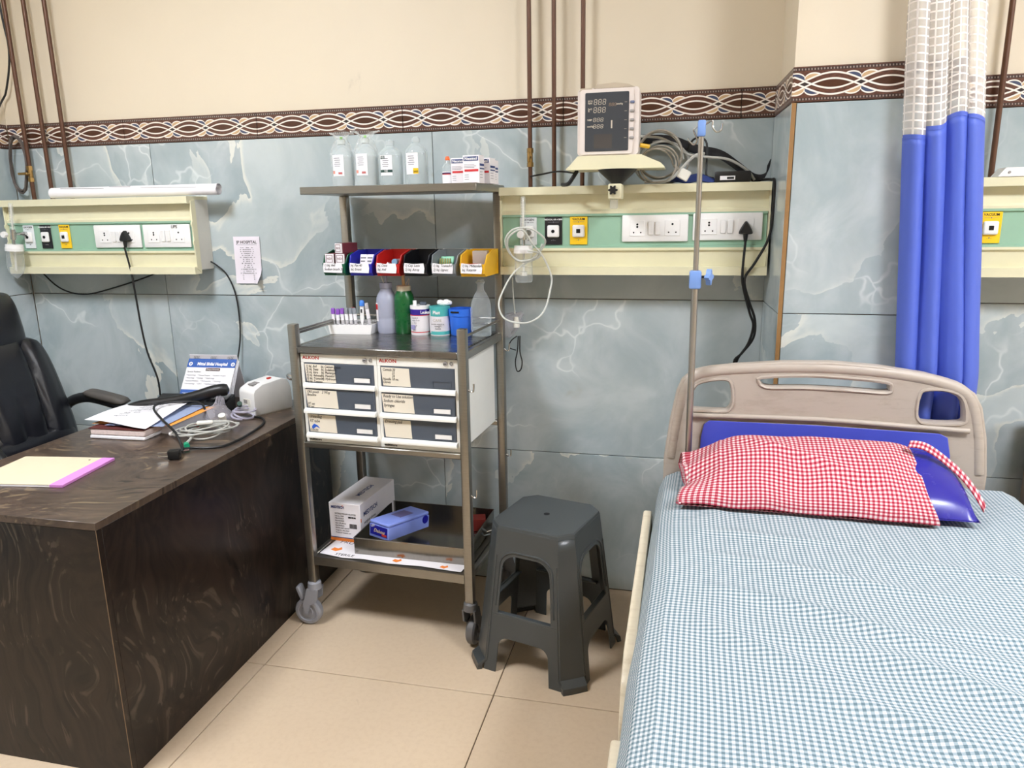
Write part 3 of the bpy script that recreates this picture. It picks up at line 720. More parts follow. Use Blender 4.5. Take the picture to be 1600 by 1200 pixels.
MB().tube([(-HW-0.012, -HD+0.02, 0.93), (-HW-0.05, -HD+0.03, 0.93), (-HW-0.062, -HD+0.08, 0.93), (-HW-0.062, HD-0.08, 0.93), (-HW-0.05, HD-0.03, 0.93), (-HW-0.012, HD-0.02, 0.93)], 0.011, 12, 4).build('push_handle', 'chrome', t)
for y, z in ((-HD, 0.925), (HD, 0.985), (-HD, 0.565), (HD, 0.575)):
    MB().tube([(HW+0.014, y, z), (HW+0.022, y, z-0.006), (HW+0.032, y, z-0.004), (HW+0.034, y, z+0.02)], 0.0028, 6, 4).build('hook', 'chrome', t)
def caster(x, y, a, m, brake):
    o = MB().lathe([(0, 0.0), (0.017, 0.0), (0.024, -0.006), (0.026, -0.03), (0.0, -0.035)], (x, y, 0.176), 14).build('caster', m, t)
    c, s_ = math.cos(a), math.sin(a)                    # travel direction (trail)
    def L(d, w, z): return (x + c*d - s_*w, y + s_*d + c*w, z)
    for w in (-0.021, 0.021):
        b = MB()
        pr_ = [(-0.022, 0.150), (0.022, 0.150), (0.030, 0.12), (0.042, 0.085), (0.036, 0.048), (0.024, 0.048), (0.012, 0.085), (-0.016, 0.105)]
        A = [b.bm.verts.new(L(d, w-0.003, z)) for d, z in pr_]; B = [b.bm.verts.new(L(d, w+0.003, z)) for d, z in pr_]
        b.bm.faces.new(A); b.bm.faces.new(list(reversed(B)))
        for i in range(len(pr_)): b.bm.faces.new((A[i], B[i], B[(i+1) % len(pr_)], A[(i+1) % len(pr_)]))
        b.build('fork', m, o)
    MB().lathe([(0, -0.014), (0.020, -0.016), (0.022, -0.013), (0.034, -0.013), (0.036, -0.017), (0.046, -0.016), (0.0515, -0.010), (0.0515, 0.010), (0.046, 0.016), (0.036, 0.017), (0.034, 0.013), (0.022, 0.013), (0.020, 0.016), (0, 0.014)], L(0.030, 0, 0.0525), 28, (PI/2, 0, a)).build('wheel', m, o)
    if brake: MB().box(L(0.055, 0, 0.125), (0.016, 0.036, 0.055), 0.004, (0, 0.35, a)).build('brake_lever', m, o)
caster(-HW, -HD, PI*1.02, 'caster_grey', True); caster(HW, -HD, PI*0.48, 'caster_dark', False); caster(-HW, HD, PI*0.9, 'caster_dark', False); caster(HW, HD, PI*0.3, 'caster_dark', False)
# ---------------------------------------------------------------- drawer cabinets in the trolley
NOTES = [[['1) Inj. Avil', '2) Inj. Dexa', '3) Inj. Atro', '4) Inj. Adrenalin', '5) Inj. Tramadol', '6) Inj. Trenexa'], ['Inj. Calcium glucon', 'Inj. Sodabicarb', 'Inj. Phenargan', 'Inj. Mannitol', 'Inj. Hydrocort']],
         [['ORS pouch', 'Betadine', '', '', 'BT set', 'IV set'], ['3 Way']], [['Urine Bag', 'RT tube', '', 'Gauze'], []],
         [['Cannula 20', '            22', '            24', 'Needle 18 no.', 'Gloves'], []], [['Ready to Use solution', 'Sodium chloride', 'Syringes'], []], [['Dressing pad'], []]]
def cabinet(lx, label, notes, slot_white):
    wx, wy, _ = tw(lx, -0.01)
    c = thing('drawer_cabinet', label, 'drawer cabinet', (wx, wy, 0.711), TR, 'six-drawer trolley cabinets')
    w, d, h = 0.284, 0.378, 0.310; y0 = -d/2
    b = MB(); b.bx(-w/2, w/2, y0, d/2, 0, h, 0.003); b.build('body', 'cabinet_white', c)
    fr = MB(); fr.bx(-w/2, w/2, y0-0.006, y0, h-0.030, h, 0.001); fr.bx(-w/2, -w/2+0.011, y0-0.006, y0, 0, h-0.03); fr.bx(w/2-0.011, w/2, y0-0.006, y0, 0, h-0.03); fr.bx(-w/2+0.011, w/2-0.011, y0-0.006, y0, 0, 0.016)
    fr.build('front_frame', 'cabinet_white', c)
    text('ALKON', 0.016, 'ink_red', c, (-w/2+0.008, y0-0.0065, h-0.013), bold=0.0004, sx=1.15)
    text('multistore', 0.011, 'ink', c, (-w/2+0.012, y0-0.0065, 0.0085), bold=0.0003)
    MB().cyl((w/2-0.042, y0-0.008, h-0.014), 0.0075, 0.006, 12, (PI/2, 0, 0)).build('lock', 'button_grey', c)
    MB().box((w/2-0.042, y0-0.0115, h-0.014), (0.009, 0.001, 0.002)).build('lock_slot', 'hole_dark', c)
    MB().lathe([(0.0035, -0.002), (0.006, -0.002), (0.006, 0.002), (0.0035, 0.002), (0.0035, -0.002)], (w/2-0.022, y0-0.008, h-0.013), 12, (PI/2, 0, 0)).build('lock_ring', 'button_grey', c)
    dh = (h-0.030-0.016)/3
    for k in range(3):
        z1 = h-0.030-dh*k; z0 = z1-dh
        out = (0.0, 0.006, 0.003)[k]
        yf = y0-0.006-out
        x0, x1 = -w/2+0.012, w/2-0.012
        dr = MB().bx(x0, x1, yf, y0+0.02, z0+0.018, z1-0.001, 0.001).build('drawer', 'grey_drawer', c)
        MB().prism([(yf+0.004, z0+0.019), (yf-0.010, z0+0.015), (yf-0.013, z0+0.010), (yf-0.012, z0+0.002), (yf+0.004, z0+0.002)], x0-0.004, x1+0.004, 'yz').build('pull_lip', 'cabinet_white', dr)
        lx0, lx1, lz = x1-0.078, x1-0.012, z0+0.034
        lf = MB(); lf.bx(lx0, lx1, yf-0.002, yf, lz-0.011, lz-0.009); lf.bx(lx0, lx1, yf-0.002, yf, lz+0.009, lz+0.011); lf.bx(lx0, lx0+0.003, yf-0.002, yf, lz-0.009, lz+0.009); lf.bx(lx1-0.003, lx1, yf-0.002, yf, lz-0.009, lz+0.009)
        lf.build('label_frame', 'grey_drawer', dr)
        if slot_white[k]: MB().bx(lx0+0.004, lx1-0.004, yf-0.0012, yf, lz-0.0075, lz+0.0075).build('label_card', 'white_plastic', dr)
        nw = (0.112, 0.118, 0.105, 0.100, 0.112, 0.098)[k + (0 if lx < 0 else 3)]
        nx0 = x0+0.002
        MB().prism([(nx0, z1-0.004), (nx0+nw, z1-0.006), (nx0+nw+0.004, z0+0.021), (nx0+0.006, z0+0.022)], yf-0.0016, yf-0.0006).build('paper_note', 'paper_cream', dr)
        for ci, colm in enumerate(notes[k]):
            for ri, s_ in enumerate(colm):
                if s_: text(s_, 0.0125 if len(colm) > 4 else 0.015, 'ink', dr, (nx0+0.006+ci*0.056, yf-0.002, z1-0.012-ri*0.0105*(1.0 if len(colm) > 4 else 1.5)), shear=0.25, name='handwriting', sx=0.78)
        if lx < 0 and k == 2:
            MB().prism([(nx0+0.012, z0+0.040), (nx0+0.022, z0+0.050), (nx0+0.036, z0+0.044), (nx0+0.044, z0+0.034), (nx0+0.030, z0+0.040), (nx0+0.016, z0+0.030)], yf-0.0021, yf-0.0017).build('blue_smudge', mat('smudge_blue', (40, 92, 200), 0.7), dr)
    return c
cabinet(-0.1425, 'left white cabinet of three grey drawers in the trolley, most handwritten notes', NOTES[:3], (1, 1, 1))
cabinet(0.1425, 'right white cabinet of three grey drawers in the trolley', NOTES[3:], (0, 1, 1))
# ---------------------------------------------------------------- hanging bins on the trolley
BINS = [('green', (20, 96, 66), ['1) Inj. Avil', 'Sodium bicarb 20'], 'dark green'), ('blue', (44, 46, 176), ['Inj. Pan 40', 'Inj. Emset'], 'royal blue'), ('red', (196, 36, 32), ['Inj. Deca', 'Inj. Avil'], 'red'),
        ('black', (18, 19, 24), ['1) Cap. Lasix', '2) Inj. Atrop'], 'black'), ('grey', (132, 138, 142), ['1) Inj. Tramadol', '2) Inj. Lignoc'], 'grey'), ('yellow', (240, 186, 40), ['1) Inj. Midazolam', 'Inj. Ketamin'], 'yellow')]
for i, (nm, rgb, lab, word) in enumerate(BINS):
    lx = -0.2675 + i*0.1055
    wx, wy, _ = tw(lx, HD-0.024)
    m = mat('bin_'+nm, rgb, 0.42, var=0.05)
    b = thing('storage_bin', word + ' plastic storage bin with paper label, hung on the trolley rail', 'storage bin', (wx, wy, 1.264), TR, 'hanging storage bins')
    w = 0.097
    prof = [(-0.002, 0.0), (-0.135, 0.0), (-0.148, 0.012), (-0.150, 0.042), (-0.140, 0.044), (-0.128, 0.070), (-0.060, 0.086), (-0.002, 0.088)]
    for sx in (-1, 1):
        mb = MB()
        k0, k1 = sx*w/2, sx*(w/2-0.003)
        tp = 0.006
        A = [mb.bm.verts.new((k0 - sx*tp*(1-z/0.088), y, z)) for y, z in prof]; B = [mb.bm.verts.new((k1 - sx*tp*(1-z/0.088), y, z)) for y, z in prof]
        mb.bm.faces.new(A); mb.bm.faces.new(list(reversed(B)))
        for q in range(len(prof)): mb.bm.faces.new((A[q], B[q], B[(q+1) % len(prof)], A[(q+1) % len(prof)]))
        mb.build('side', m, b)
        MB().tube([(sx*(w/2-0.0045), -0.150, 0.041), (sx*(w/2-0.004), -0.141, 0.046), (sx*(w/2-0.002), -0.129, 0.071), (sx*(w/2-0.001), -0.060, 0.0875)], 0.0022, 6).build('rim', m, b)
    MB().bx(-w/2+0.004, w/2-0.004, -0.140, -0.002, 0.0, 0.003).build('floor', m, b)
    MB().bx(-w/2+0.001, w/2-0.001, -0.004, 0.0, 0.0, 0.088).build('back', m, b)
    MB().prism([(-0.135, 0.0), (-0.149, 0.011), (-0.152, 0.042), (-0.149, 0.042), (-0.146, 0.013), (-0.134, 0.003)], -w/2+0.005, w/2-0.005, 'yz').build('front', m, b)
    pl_ = MB()
    pz = [(-0.040, 0.012), (0.034, 0.010), (0.037, 0.028), (0.034, 0.045), (-0.006, 0.043), (-0.038, 0.046), (-0.041, 0.03)]
    pl_.prism([(a, c) for a, c in pz], -0.1545, -0.1535); pl_.build('paper_label', 'paper', b)
    for r_, s_ in enumerate(lab): text(s_, 0.0125, 'ink', b, (-0.036, -0.155, 0.037-r_*0.014), shear=0.3, name='handwriting', sx=0.85)
def carton(label, loc, d, rz, m, group=None, rx=0.0, ry=0.0):
    o = MB().box((0, 0, 0), d, 0.0012).build('carton', m); o.location = loc; o.rotation_euler = (rx, ry, rz); return tag(o, label, 'box', group)
mat('carton_white', (236, 232, 236), 0.6, var=0.03); mat('carton_maroon', (104, 34, 48), 0.6); mat('carton_grey', (168, 160, 152), 0.6); mat('carton_kraft', (206, 176, 128), 0.7)
def vial_box(label, lx, ly, z, rz, rx=0.0, hh=0.036):
    wx, wy, _ = tw(lx, ly)
    b = thing('vial_box', label, 'box', (wx, wy, z), 0, 'maroon and white vial boxes in the green bin'); b.rotation_euler = (rx, 0, TR+rz)
    MB().box((0, 0, 0), (0.036, 0.072, hh), 0.001).build('sleeve', 'carton_maroon', b)
    MB().box((0, -0.0385, 0), (0.034, 0.006, hh-0.002), 0.0008).build('end_flap', 'carton_white', b)
    zc = hh/2-0.018; l = MB(); l.bx(-0.013, 0.013, -0.0422, -0.0417, 0.0115, 0.013); l.bx(-0.013, 0.013, -0.0422, -0.0417, -0.013, -0.0115); l.bx(-0.013, -0.0115, -0.0422, -0.0417, -0.0115, 0.0115); l.bx(0.0115, 0.013, -0.0422, -0.0417, -0.0115, 0.0115)
    l.build('printed_frame', 'carton_maroon', b, (0, 0, zc))
    text('NDI', 0.011, 'carton_maroon', b, (0, -0.042, zc), align='CENTER')
vial_box('lower left maroon vial box in the green bin', -0.289, 0.082, 1.3045, 0.0, 0.0, 0.074)
vial_box('lower right maroon vial box in the green bin', -0.247, 0.080, 1.3045, 0.03, 0.0, 0.074)
vial_box('top maroon vial box lying across the green bin', -0.240, 0.085, 1.3605, -0.35, 0.0)
for k, (lx, rz, lab) in enumerate(((-0.168, 0.05, 'white medicine carton standing left in the blue bin'), (-0.140, -0.03, 'white medicine carton standing right in the blue bin'))):
    wx, wy, _ = tw(lx, 0.092); o = carton(lab, (wx, wy, 1.301), (0.026, 0.055, 0.062), TR+rz, 'carton_white', 'white cartons in the blue bin', -0.25)
    t2 = MB()
    for q in range(3): t2.bx(-0.010, 0.010-0.004*(q % 2), -0.0281, -0.0277, 0.016-q*0.012, 0.020-q*0.012)
    b_ = t2.build('print', 'ink_grey', o); b_['kind'] = 'stuff'
wx, wy, _ = tw(0.262, 0.12); carton('grey and kraft medicine carton in the yellow bin', (wx, wy, 1.310), (0.052, 0.035, 0.075), TR+0.1, 'carton_grey')
wx, wy, _ = tw(0.245, 0.075); carton('small red box lying in the yellow bin', (wx, wy, 1.287), (0.050, 0.03, 0.036), TR, mat('carton_red', (206, 30, 30), 0.5))
wx, wy, _ = tw(-0.045, 0.075); b = thing('vial', 'small vial with blue cap lying in the red bin', 'vial', (wx, wy, 1.312), TR)
MB().cyl((0.008, -0.02, 0.0), 0.011, 0.012, 12, (PI/2, 0, 0)).build('cap', mat('cap_steelblue', (122, 164, 196), 0.4), b); MB().cyl((0.008, 0.005, 0.0), 0.0095, 0.04, 12, (PI/2, 0, 0)).build('bottle', 'clear_liquid', b)
wx, wy, _ = tw(-0.078, 0.075); b = thing('wrapper_strip', 'crumpled white paper strip in the red bin', 'wrapper', (wx, wy, 1.288), TR)
MB().grid(lambda u, v: (-0.02+0.05*u, -0.03+0.04*v, 0.016*math.sin(u*9)*math.cos(v*5)+0.008), 8, 5).build('strip', 'paper', b)
wx, wy, _ = tw(0.14, 0.095); b = thing('ampoule_pack', 'green blister of ampoules standing in the grey bin', 'ampoules', (wx, wy, 1.30), TR)
MB().box((0, 0.01, 0.0), (0.05, 0.005, 0.06), 0.002, (-0.35, 0, 0)).build('backing', mat('blister_green', (120, 196, 156), 0.4), b)
for q in range(5): MB().tube([(-0.018+q*0.009, -0.022, -0.026), (-0.018+q*0.009, -0.004, 0.022)], 0.0034, 8).build('ampoule', mat('ampoule_amber', (150, 150, 96), 0.2), b)
# ---------------------------------------------------------------- bottles on the raised shelf
def bottle_profile(r, h, neck, nz, sh=0.72):
    return [(0, 0.0), (r*0.9, 0.0), (r, 0.006), (r, h*sh*0.92), (r*0.93, h*sh), (r*0.62, h*(sh+0.09)), (neck, h*nz), (neck, h*0.96), (neck*0.7, h), (0, h)]
def label_card(mb, r, w, z0, z1, a0=-PI/2, sc=1.0):
    n = 8
    def fn(u, v):
        a = a0 + (u-0.5)*w/r; return ((r+0.0006)*math.cos(a), (r+0.0006)*math.sin(a)*sc, z0+(z1-z0)*v)
    mb.grid(fn, n, 1); return mb
SHZ = 1.5715
def iv_bottle(label, x, y, r, h, bag, kind):
    b = thing('saline_bottle', label, 'bottle', (x, y, SHZ), 0.0, 'infusion bottles on the trolley shelf')
    MB().lathe(bottle_profile(r, h, 0.0135, 0.86), n=24, sy=0.8).build('bottle', 'clear_liquid', b)
    if kind == 'milky': MB().lathe([(0, 0.002), (r*0.93, 0.003), (r*0.93, h*0.62), (0, h*0.62)], n=20, sy=0.78).build('liquid', mat('saline_milky', (228, 234, 234), 0.3, alpha=0.45, var=0), b)
    else: MB().lathe([(0, 0.002), (r*0.95, 0.003), (r*0.95, h*0.66), (0, h*0.66)], n=20, sy=0.78).build('liquid', mat('saline_clear', (190, 204, 206), 0.1, alpha=0.22, var=0), b)
    MB().cyl((0, 0, h*0.93), 0.0145, 0.014, 14).build('cap', 'clear_plastic' if not bag else mat('cap_white', (226, 232, 228), 0.4, alpha=0.6, var=0), b)
    if bag: MB().cyl((0, 0, h*1.0), 0.005, 0.012, 8).build('cap_tip', mat('tip_green', (150, 210, 110), 0.4), b)
    lw = 0.046
    zz0, zz1 = h*0.22, h*0.66
    lb = label_card(MB(), r, lw, zz0, zz1, -PI/2-0.15, 0.8).build('label', 'paper', b)
    def strip(z0, z1, m, u0=-0.5, u1=0.5, nm='label_band'):
        mb = MB()
        def fn(u, v):
            a = -PI/2-0.15 + (u0+(u1-u0)*u)*lw/r; return ((r+0.0011)*math.cos(a), (r+0.0011)*math.sin(a)*0.8, z0+(z1-z0)*v)
        mb.grid(fn, 6, 1); return mb.build(nm, m, lb)
    for q in range(5): strip(zz1-0.012-q*0.0065, zz1-0.010-q*0.0065, 'ink_grey', -0.3+0.05*(q % 3), 0.2+0.04*(q % 2), 'print_line')
    if kind == 'milky': strip(zz0+0.006, zz0+0.013, 'ink_red', 0.05, 0.35); strip(zz0+0.008, zz0+0.018, mat('label_orange', (234, 120, 84), 0.6), -0.48, -0.25)
    elif kind == 'ns':
        strip(zz1-0.012, zz1-0.002, mat('label_green', (34, 66, 60), 0.6), -0.45, -0.05); strip(zz0+0.010, zz0+0.019, 'label_green')
        text('NS', 0.010, 'ink_white', lb, (-0.016, -(r+0.002)*0.8, zz1-0.007), align='CENTER'); text('NS', 0.010, 'ink_white', lb, (-0.004, -(r+0.002)*0.8-0.0006, zz0+0.0145), align='CENTER')
    else:
        strip(zz0+0.002, zz0+0.020, 'yellow_plate', 0.12, 0.5); text('DNS', 0.009, 'ink', lb, (0.008, -(r+0.0025)*0.8, zz0+0.009), align='CENTER')
    if bag:
        mb = MB(); rnd = random.Random(int(x*1000))
        prof = [(r+0.003, 0.002), (r+0.004, h*0.4), (r+0.003, h*0.72), (r*0.75, h*0.9), (r*0.45, h*1.0), (r*0.8, h*1.08), (r*1.1, h*1.13)]
        mb.lathe(prof, n=18, sy=0.82)
        for v in mb.bm.verts:
            k = 0.003 + 0.013*max(0, (v.co.z/h-0.75))
            v.co += Vector((rnd.uniform(-k, k), rnd.uniform(-k, k)*0.7, rnd.uniform(-k, k)))
        mb.build('plastic_wrapper', 'film', b, smooth=25)
    return b
iv_bottle('leftmost plastic-wrapped infusion bottle on the trolley shelf', -1.163, 2.45, 0.038, 0.160, True, 'milky')
iv_bottle('second plastic-wrapped infusion bottle from the left on the trolley shelf', -1.077, 2.455, 0.041, 0.162, True, 'milky')
iv_bottle('clear NS infusion bottle with dark green label bands on the shelf', -0.986, 2.45, 0.041, 0.150, False, 'ns')
iv_bottle('infusion bottle with yellow DNS label corner on the shelf', -0.896, 2.455, 0.040, 0.158, False, 'dns')
b = thing('dropper_bottle', 'small clear bottle with orange cap on the trolley shelf', 'bottle', (-0.784, 2.45, SHZ))
MB().lathe(bottle_profile(0.0195, 0.080, 0.009, 0.88), n=20).build('bottle', 'clear_liquid', b)
MB().lathe([(0, 0), (0.008, 0), (0.008, 0.006), (0.0055, 0.012), (0, 0.013)], (0, 0, 0.078), 12).build('cap', mat('cap_orange', (240, 104, 40), 0.4), b)
lb = label_card(MB(), 0.0195, 0.034, 0.002, 0.040).build('label', 'paper', b); label_card(MB(), 0.0201, 0.032, 0.034, 0.038).build('label_band', mat('band_navy', (50, 40, 90), 0.6), lb); label_card(MB(), 0.0201, 0.032, 0.031, 0.034).build('label_band', 'ink_red', lb)
b = thing('dropper_vial', 'small green-capped vial behind the orange-capped bottle', 'vial', (-0.768, 2.485, SHZ)); MB().cyl((0, 0, 0.035), 0.009, 0.07, 12).build('bottle', 'clear_liquid', b); MB().cyl((0, 0, 0.075), 0.008, 0.014, 12).build('cap', mat('cap_mint', (150, 214, 190), 0.4), b)
def med_box(label, x, y, w, d, h, rz):
    b = thing('medicine_box', label, 'box', (x, y, SHZ), rz, 'navy and red striped medicine boxes')
    MB().bx(-w/2, w/2, -d/2, d/2, 0, h, 0.0008).build('carton', 'carton_white', b)
    y0 = -d/2-0.0006
    MB().bx(-w*0.44, w*0.44, y0, -d/2, h*0.80, h*0.95).build('navy_band', mat('box_navy', (36, 58, 116), 0.5), b)
    MB().bx(-w*0.40, w*0.44, y0, -d/2, h*0.42, h*0.50).build('red_band', mat('box_red', (206, 42, 48), 0.5), b)
    text('Neomol', w*0.23, 'ink_white', b, (0, y0-0.0003, h*0.875), align='CENTER', bold=0.0003)
    for q in range(3): MB().bx(-w*0.42, w*(0.2+0.1*(q % 2)), y0, -d/2, h*(0.66-0.05*q), h*(0.672-0.05*q)).build('print_line', 'ink_grey', b)
    for q in range(3): MB().bx(-w*0.40, -w*0.15, y0, -d/2, h*(0.30-0.08*q), h*(0.312-0.08*q)).build('print_line', 'ink', b)
    MB().bx(w/2, w/2+0.0006, -d*0.4, d*0.4, h*0.62, h*0.70).build('navy_band', 'box_navy', b); MB().bx(w/2, w/2+0.0006, -d*0.4, d*0.4, h*0.50, h*0.55).build('navy_band', 'box_navy', b)
    for q in range(3): MB().bx(w/2, w/2+0.0006, -d*0.38, d*0.1, h*(0.40-0.1*q), h*(0.415-0.1*q)).build('print_line', 'ink_grey', b)
med_box('front right medicine box on the shelf with navy and red bands', -0.688, 2.43, 0.058, 0.045, 0.089, -0.12)
med_box('left medicine box on the shelf, partly behind its neighbour', -0.742, 2.455, 0.050, 0.045, 0.083, -0.02)
med_box('medicine box standing behind the front right one on the shelf', -0.667, 2.490, 0.058, 0.052, 0.083, -0.12)
med_box('rearmost medicine box on the shelf next to the wall', -0.672, 2.550, 0.058, 0.055, 0.080, -0.12)
# ---------------------------------------------------------------- things on the trolley top
TZ = 1.0482
r_ = thing('tube_rack', 'white foam test tube rack on the trolley top', 'tube rack', (-1.195, 2.550, TZ), 0.06)
mb = MB(); mb.prism([(-0.078, 0.0), (0.078, 0.0), (0.085, 0.034), (-0.085, 0.034)], -0.07, 0.07); mb.build('block', 'white_plastic', r_)
h = MB()
for i in range(9):
    for j in range(6): h.cyl((-0.072+i*0.018, -0.055+j*0.022, 0.0342), 0.0062, 0.0006, 10)
h.build('tube_hole', 'button_grey', r_, stuff=True)
def tube_(label, x, y, cap, hh, rgb, lean=0.0, group='test tubes in the white rack', rc=0.0078):
    b = thing('test_tube', label, 'test tube', (x, y, TZ+0.0345), 0, group); b.rotation_euler = (0, lean, 0)
    MB().lathe([(0, 0.0), (0.0062, 0.001), (0.0064, hh-0.012), (0, hh-0.012)], n=12).build('glass', mat('tube_glass', (226, 224, 228), 0.15, alpha=0.6, var=0), b)
    if cap: MB().lathe([(0, 0), (rc, 0), (rc, 0.017), (rc*0.8, 0.021), (0, 0.021)], (0, 0, hh-0.022), 12).build('cap', mat('tubecap_'+cap, rgb, 0.4), b)
    MB().lathe([(0.0066, hh*0.25), (0.0066, hh*0.62)], n=12).build('label', 'paper', b)
PUR = (140, 84, 186); GR = (136, 142, 150)
tube_('leftmost purple-capped test tube in the white rack', -1.264, 2.500, 'purple', 0.060, PUR)
tube_('middle purple-capped test tube in the white rack', -1.246, 2.499, 'purple', 0.058, PUR, 0.03)
tube_('right purple-capped test tube in the white rack', -1.228, 2.502, 'purple', 0.060, PUR)
tube_('grey-capped test tube next to the purple ones', -1.211, 2.503, 'grey', 0.061, GR, -0.03)
tube_('middle grey-capped test tube in the rack', -1.194, 2.504, 'grey', 0.061, GR, -0.03)
tube_('grey-capped test tube next to the blue-topped thermometer', -1.177, 2.505, 'grey', 0.061, GR, -0.08)
tube_('red-capped test tube in the back row of the rack, left', -1.205, 2.545, 'red', 0.058, (150, 40, 40)); tube_('red-capped test tube in the back row of the rack, right', -1.168, 2.545, 'red', 0.058, (150, 40, 40))
tube_('empty clear test tube leaning at the right end of the rack', -1.122, 2.503, None, 0.092, None, -0.12)
b = thing('thermometer', 'white digital thermometer with blue tip standing in the tube rack', 'thermometer', (-1.152, 2.504, TZ+0.0345)); b.rotation_euler = (0, 0.04, 0)
MB().lathe([(0, 0), (0.003, 0), (0.008, 0.02), (0.0085, 0.075), (0, 0.075)], n=12, sy=0.6).build('body', 'white_plastic', b)
MB().lathe([(0, 0), (0.0095, 0), (0.0095, 0.014), (0.006, 0.021), (0, 0.021)], (0, 0, 0.068), 14).build('blue_cap', mat('cap_blue', (66, 132, 226), 0.4), b)
MB().box((0.0, -0.0055, 0.050), (0.006, 0.001, 0.013)).build('display', 'monitor_screen', b)
b = thing('squeeze_bottle', 'translucent plastic bottle with drinking-straw spout on the trolley top', 'bottle', (-1.068, 2.545, TZ))
MB().lathe([(0, 0), (0.035, 0.0), (0.038, 0.008), (0.038, 0.050), (0.0365, 0.055), (0.038, 0.06), (0.039, 0.11), (0.035, 0.135), (0.022, 0.158), (0.021, 0.164), (0.023, 0.166), (0.023, 0.184), (0, 0.184)], n=24).build('bottle', 'translucent_bottle', b)
MB().tube([(0.0, 0, 0.10), (0.002, 0, 0.185), (0.002, 0, 0.212)], 0.005, 8).build('spout', 'translucent_bottle', b)
MB().tube([(-0.006, 0, 0.175), (-0.020, -0.004, 0.222)], 0.0018, 6).build('straw', 'offwhite_plastic', b)
lb = label_card(MB(), 0.039, 0.030, 0.045, 0.112, -PI/2-0.95).build('label', 'paper', b); label_card(MB(), 0.0396, 0.028, 0.088, 0.108, -PI/2-0.95).build('label_band', 'box_red', lb)
b = thing('green_bottle', 'dark green bottle with cream cap on the trolley top', 'bottle', (-0.997, 2.540, TZ))
MB().lathe([(0, 0), (0.033, 0.0), (0.0365, 0.006), (0.0365, 0.118), (0.034, 0.140), (0.027, 0.156), (0, 0.158)], n=24).build('bottle', mat('bottle_green', (18, 92, 44), 0.28), b)
MB().lathe([(0, 0), (0.026, 0), (0.026, 0.018), (0.024, 0.020), (0, 0.020)], (0, 0, 0.155), 20).build('cap', mat('cap_cream', (226, 212, 186), 0.5), b)
MB().cyl((0.0, 0, 0.195), 0.006, 0.045, 10).build('spout', 'carton_kraft', b)
MB().tube([(0.008, 0, 0.176), (0.022, 0, 0.20), (0.022, 0, 0.188), (0.02, 0, 0.176)], 0.0012, 5, 4).build('tether', 'cap_cream', b)
def jar(name, label, x, y, r, h, bands, lidm):
    b = thing(name, label, 'jar', (x, y, TZ))
    MB().lathe([(0, 0), (r*0.97, 0.0), (r, 0.003), (r, h-0.008), (0, h-0.008)], n=28).build('can', 'carton_white', b)
    MB().lathe([(0, 0), (r*1.01, 0), (r*1.01, 0.010), (0, 0.011)], (0, 0, h-0.010), 28).build('lid', lidm, b)
    for z0, z1, m in bands: MB().lathe([(r+0.0004, z0), (r+0.0004, z1)], n=28).build('band', m, b)
    return b
b = jar('plaster_tin', 'white tin with purple band and red stripes on the trolley top', -0.930, 2.522, 0.036, 0.106, [(0.074, 0.094, mat('band_purple', (50, 28, 140), 0.4)), (0.071, 0.074, 'box_red'), (0.010, 0.013, 'box_red')], 'white_plastic')
text('Leuko', 0.016, 'ink_white', b, (0.014, -0.0375, 0.084), rot=(PI/2, 0, 0.3), bold=0.0004, sx=0.8)
for q in range(4): text(('medical', 'tape 5 cm', 'x 5 m', 'sterile')[q], 0.007, 'ink_grey', b, (-0.018, -0.0362-0.001, 0.064-q*0.009))
c_ = MB(); c_.bx(-0.024, -0.008, -0.0385, -0.0372, 0.022, 0.038); c_.build('printed_square', mat('print_lilac', (150, 146, 190), 0.6), b)
MB().cyl((-0.015, -0.012, 0.115), 0.007, 0.018, 12).build('white_stopper', 'white_plastic', b); MB().box((0.012, 0.0, 0.112), (0.026, 0.012, 0.012), 0.003).build('dark_clip', 'grey_drawer', b)
b = jar('cotton_tin', 'white tin with teal top band on the trolley top', -0.855, 2.522, 0.037, 0.104, [(0.070, 0.100, mat('band_teal', (76, 176, 174), 0.4)), (0.004, 0.016, 'band_teal')], 'band_teal')
text('Plast', 0.017, 'ink_white', b, (-0.014, -0.0385, 0.084), bold=0.0005, sx=0.85); text('CARE', 0.014, 'digit_cream', b, (0.002, -0.0385, 0.056), align='CENTER')
for q in range(3): text(('MICRO SURGICAL', 'ADHESIVE', 'PLASTER')[q], 0.006, 'ink', b, (0.004, -0.0385, 0.042-q*0.008), align='CENTER')
sd = label_card(MB(), 0.0374, 0.010, 0.010, 0.092, -PI/2-0.9).build('side_strip', 'paper', b)
cw = MB()
for q in range(7): cw.sph((0.012*math.cos(q*0.9)*(0.4+q*0.2), 0.008*math.sin(q*1.3), 0.004*math.sin(q*2.1)), 0.013, 10, (1.1, 1, 0.75))
cw = cw.build('cotton_wad', mat('cotton_white', (246, 246, 246), 0.95)); cw.location = (-0.836, 2.522, TZ+0.1145); tag(cw, 'white cotton wad resting on the teal-banded tin', 'cotton')
b = thing('blue_mug', 'bright blue plastic mug with slotted rim on the trolley top', 'mug', (-0.780, 2.530, TZ))
m = mat('mug_blue', (44, 110, 224), 0.4)
MB().lathe([(0, 0.0), (0.034, 0.0), (0.037, 0.004), (0.040, 0.068), (0.0425, 0.070), (0.0435, 0.096), (0.040, 0.096), (0.036, 0.01), (0, 0.008)], n=28).build('cup', m, b)
MB().box((-0.052, -0.008, 0.083), (0.034, 0.018, 0.018), 0.003).build('spout_lug', m, b); MB().box((-0.008, -0.0432, 0.086), (0.032, 0.002, 0.006), 0.001, (0, 0, -0.1)).build('slot', 'hole_dark', b)
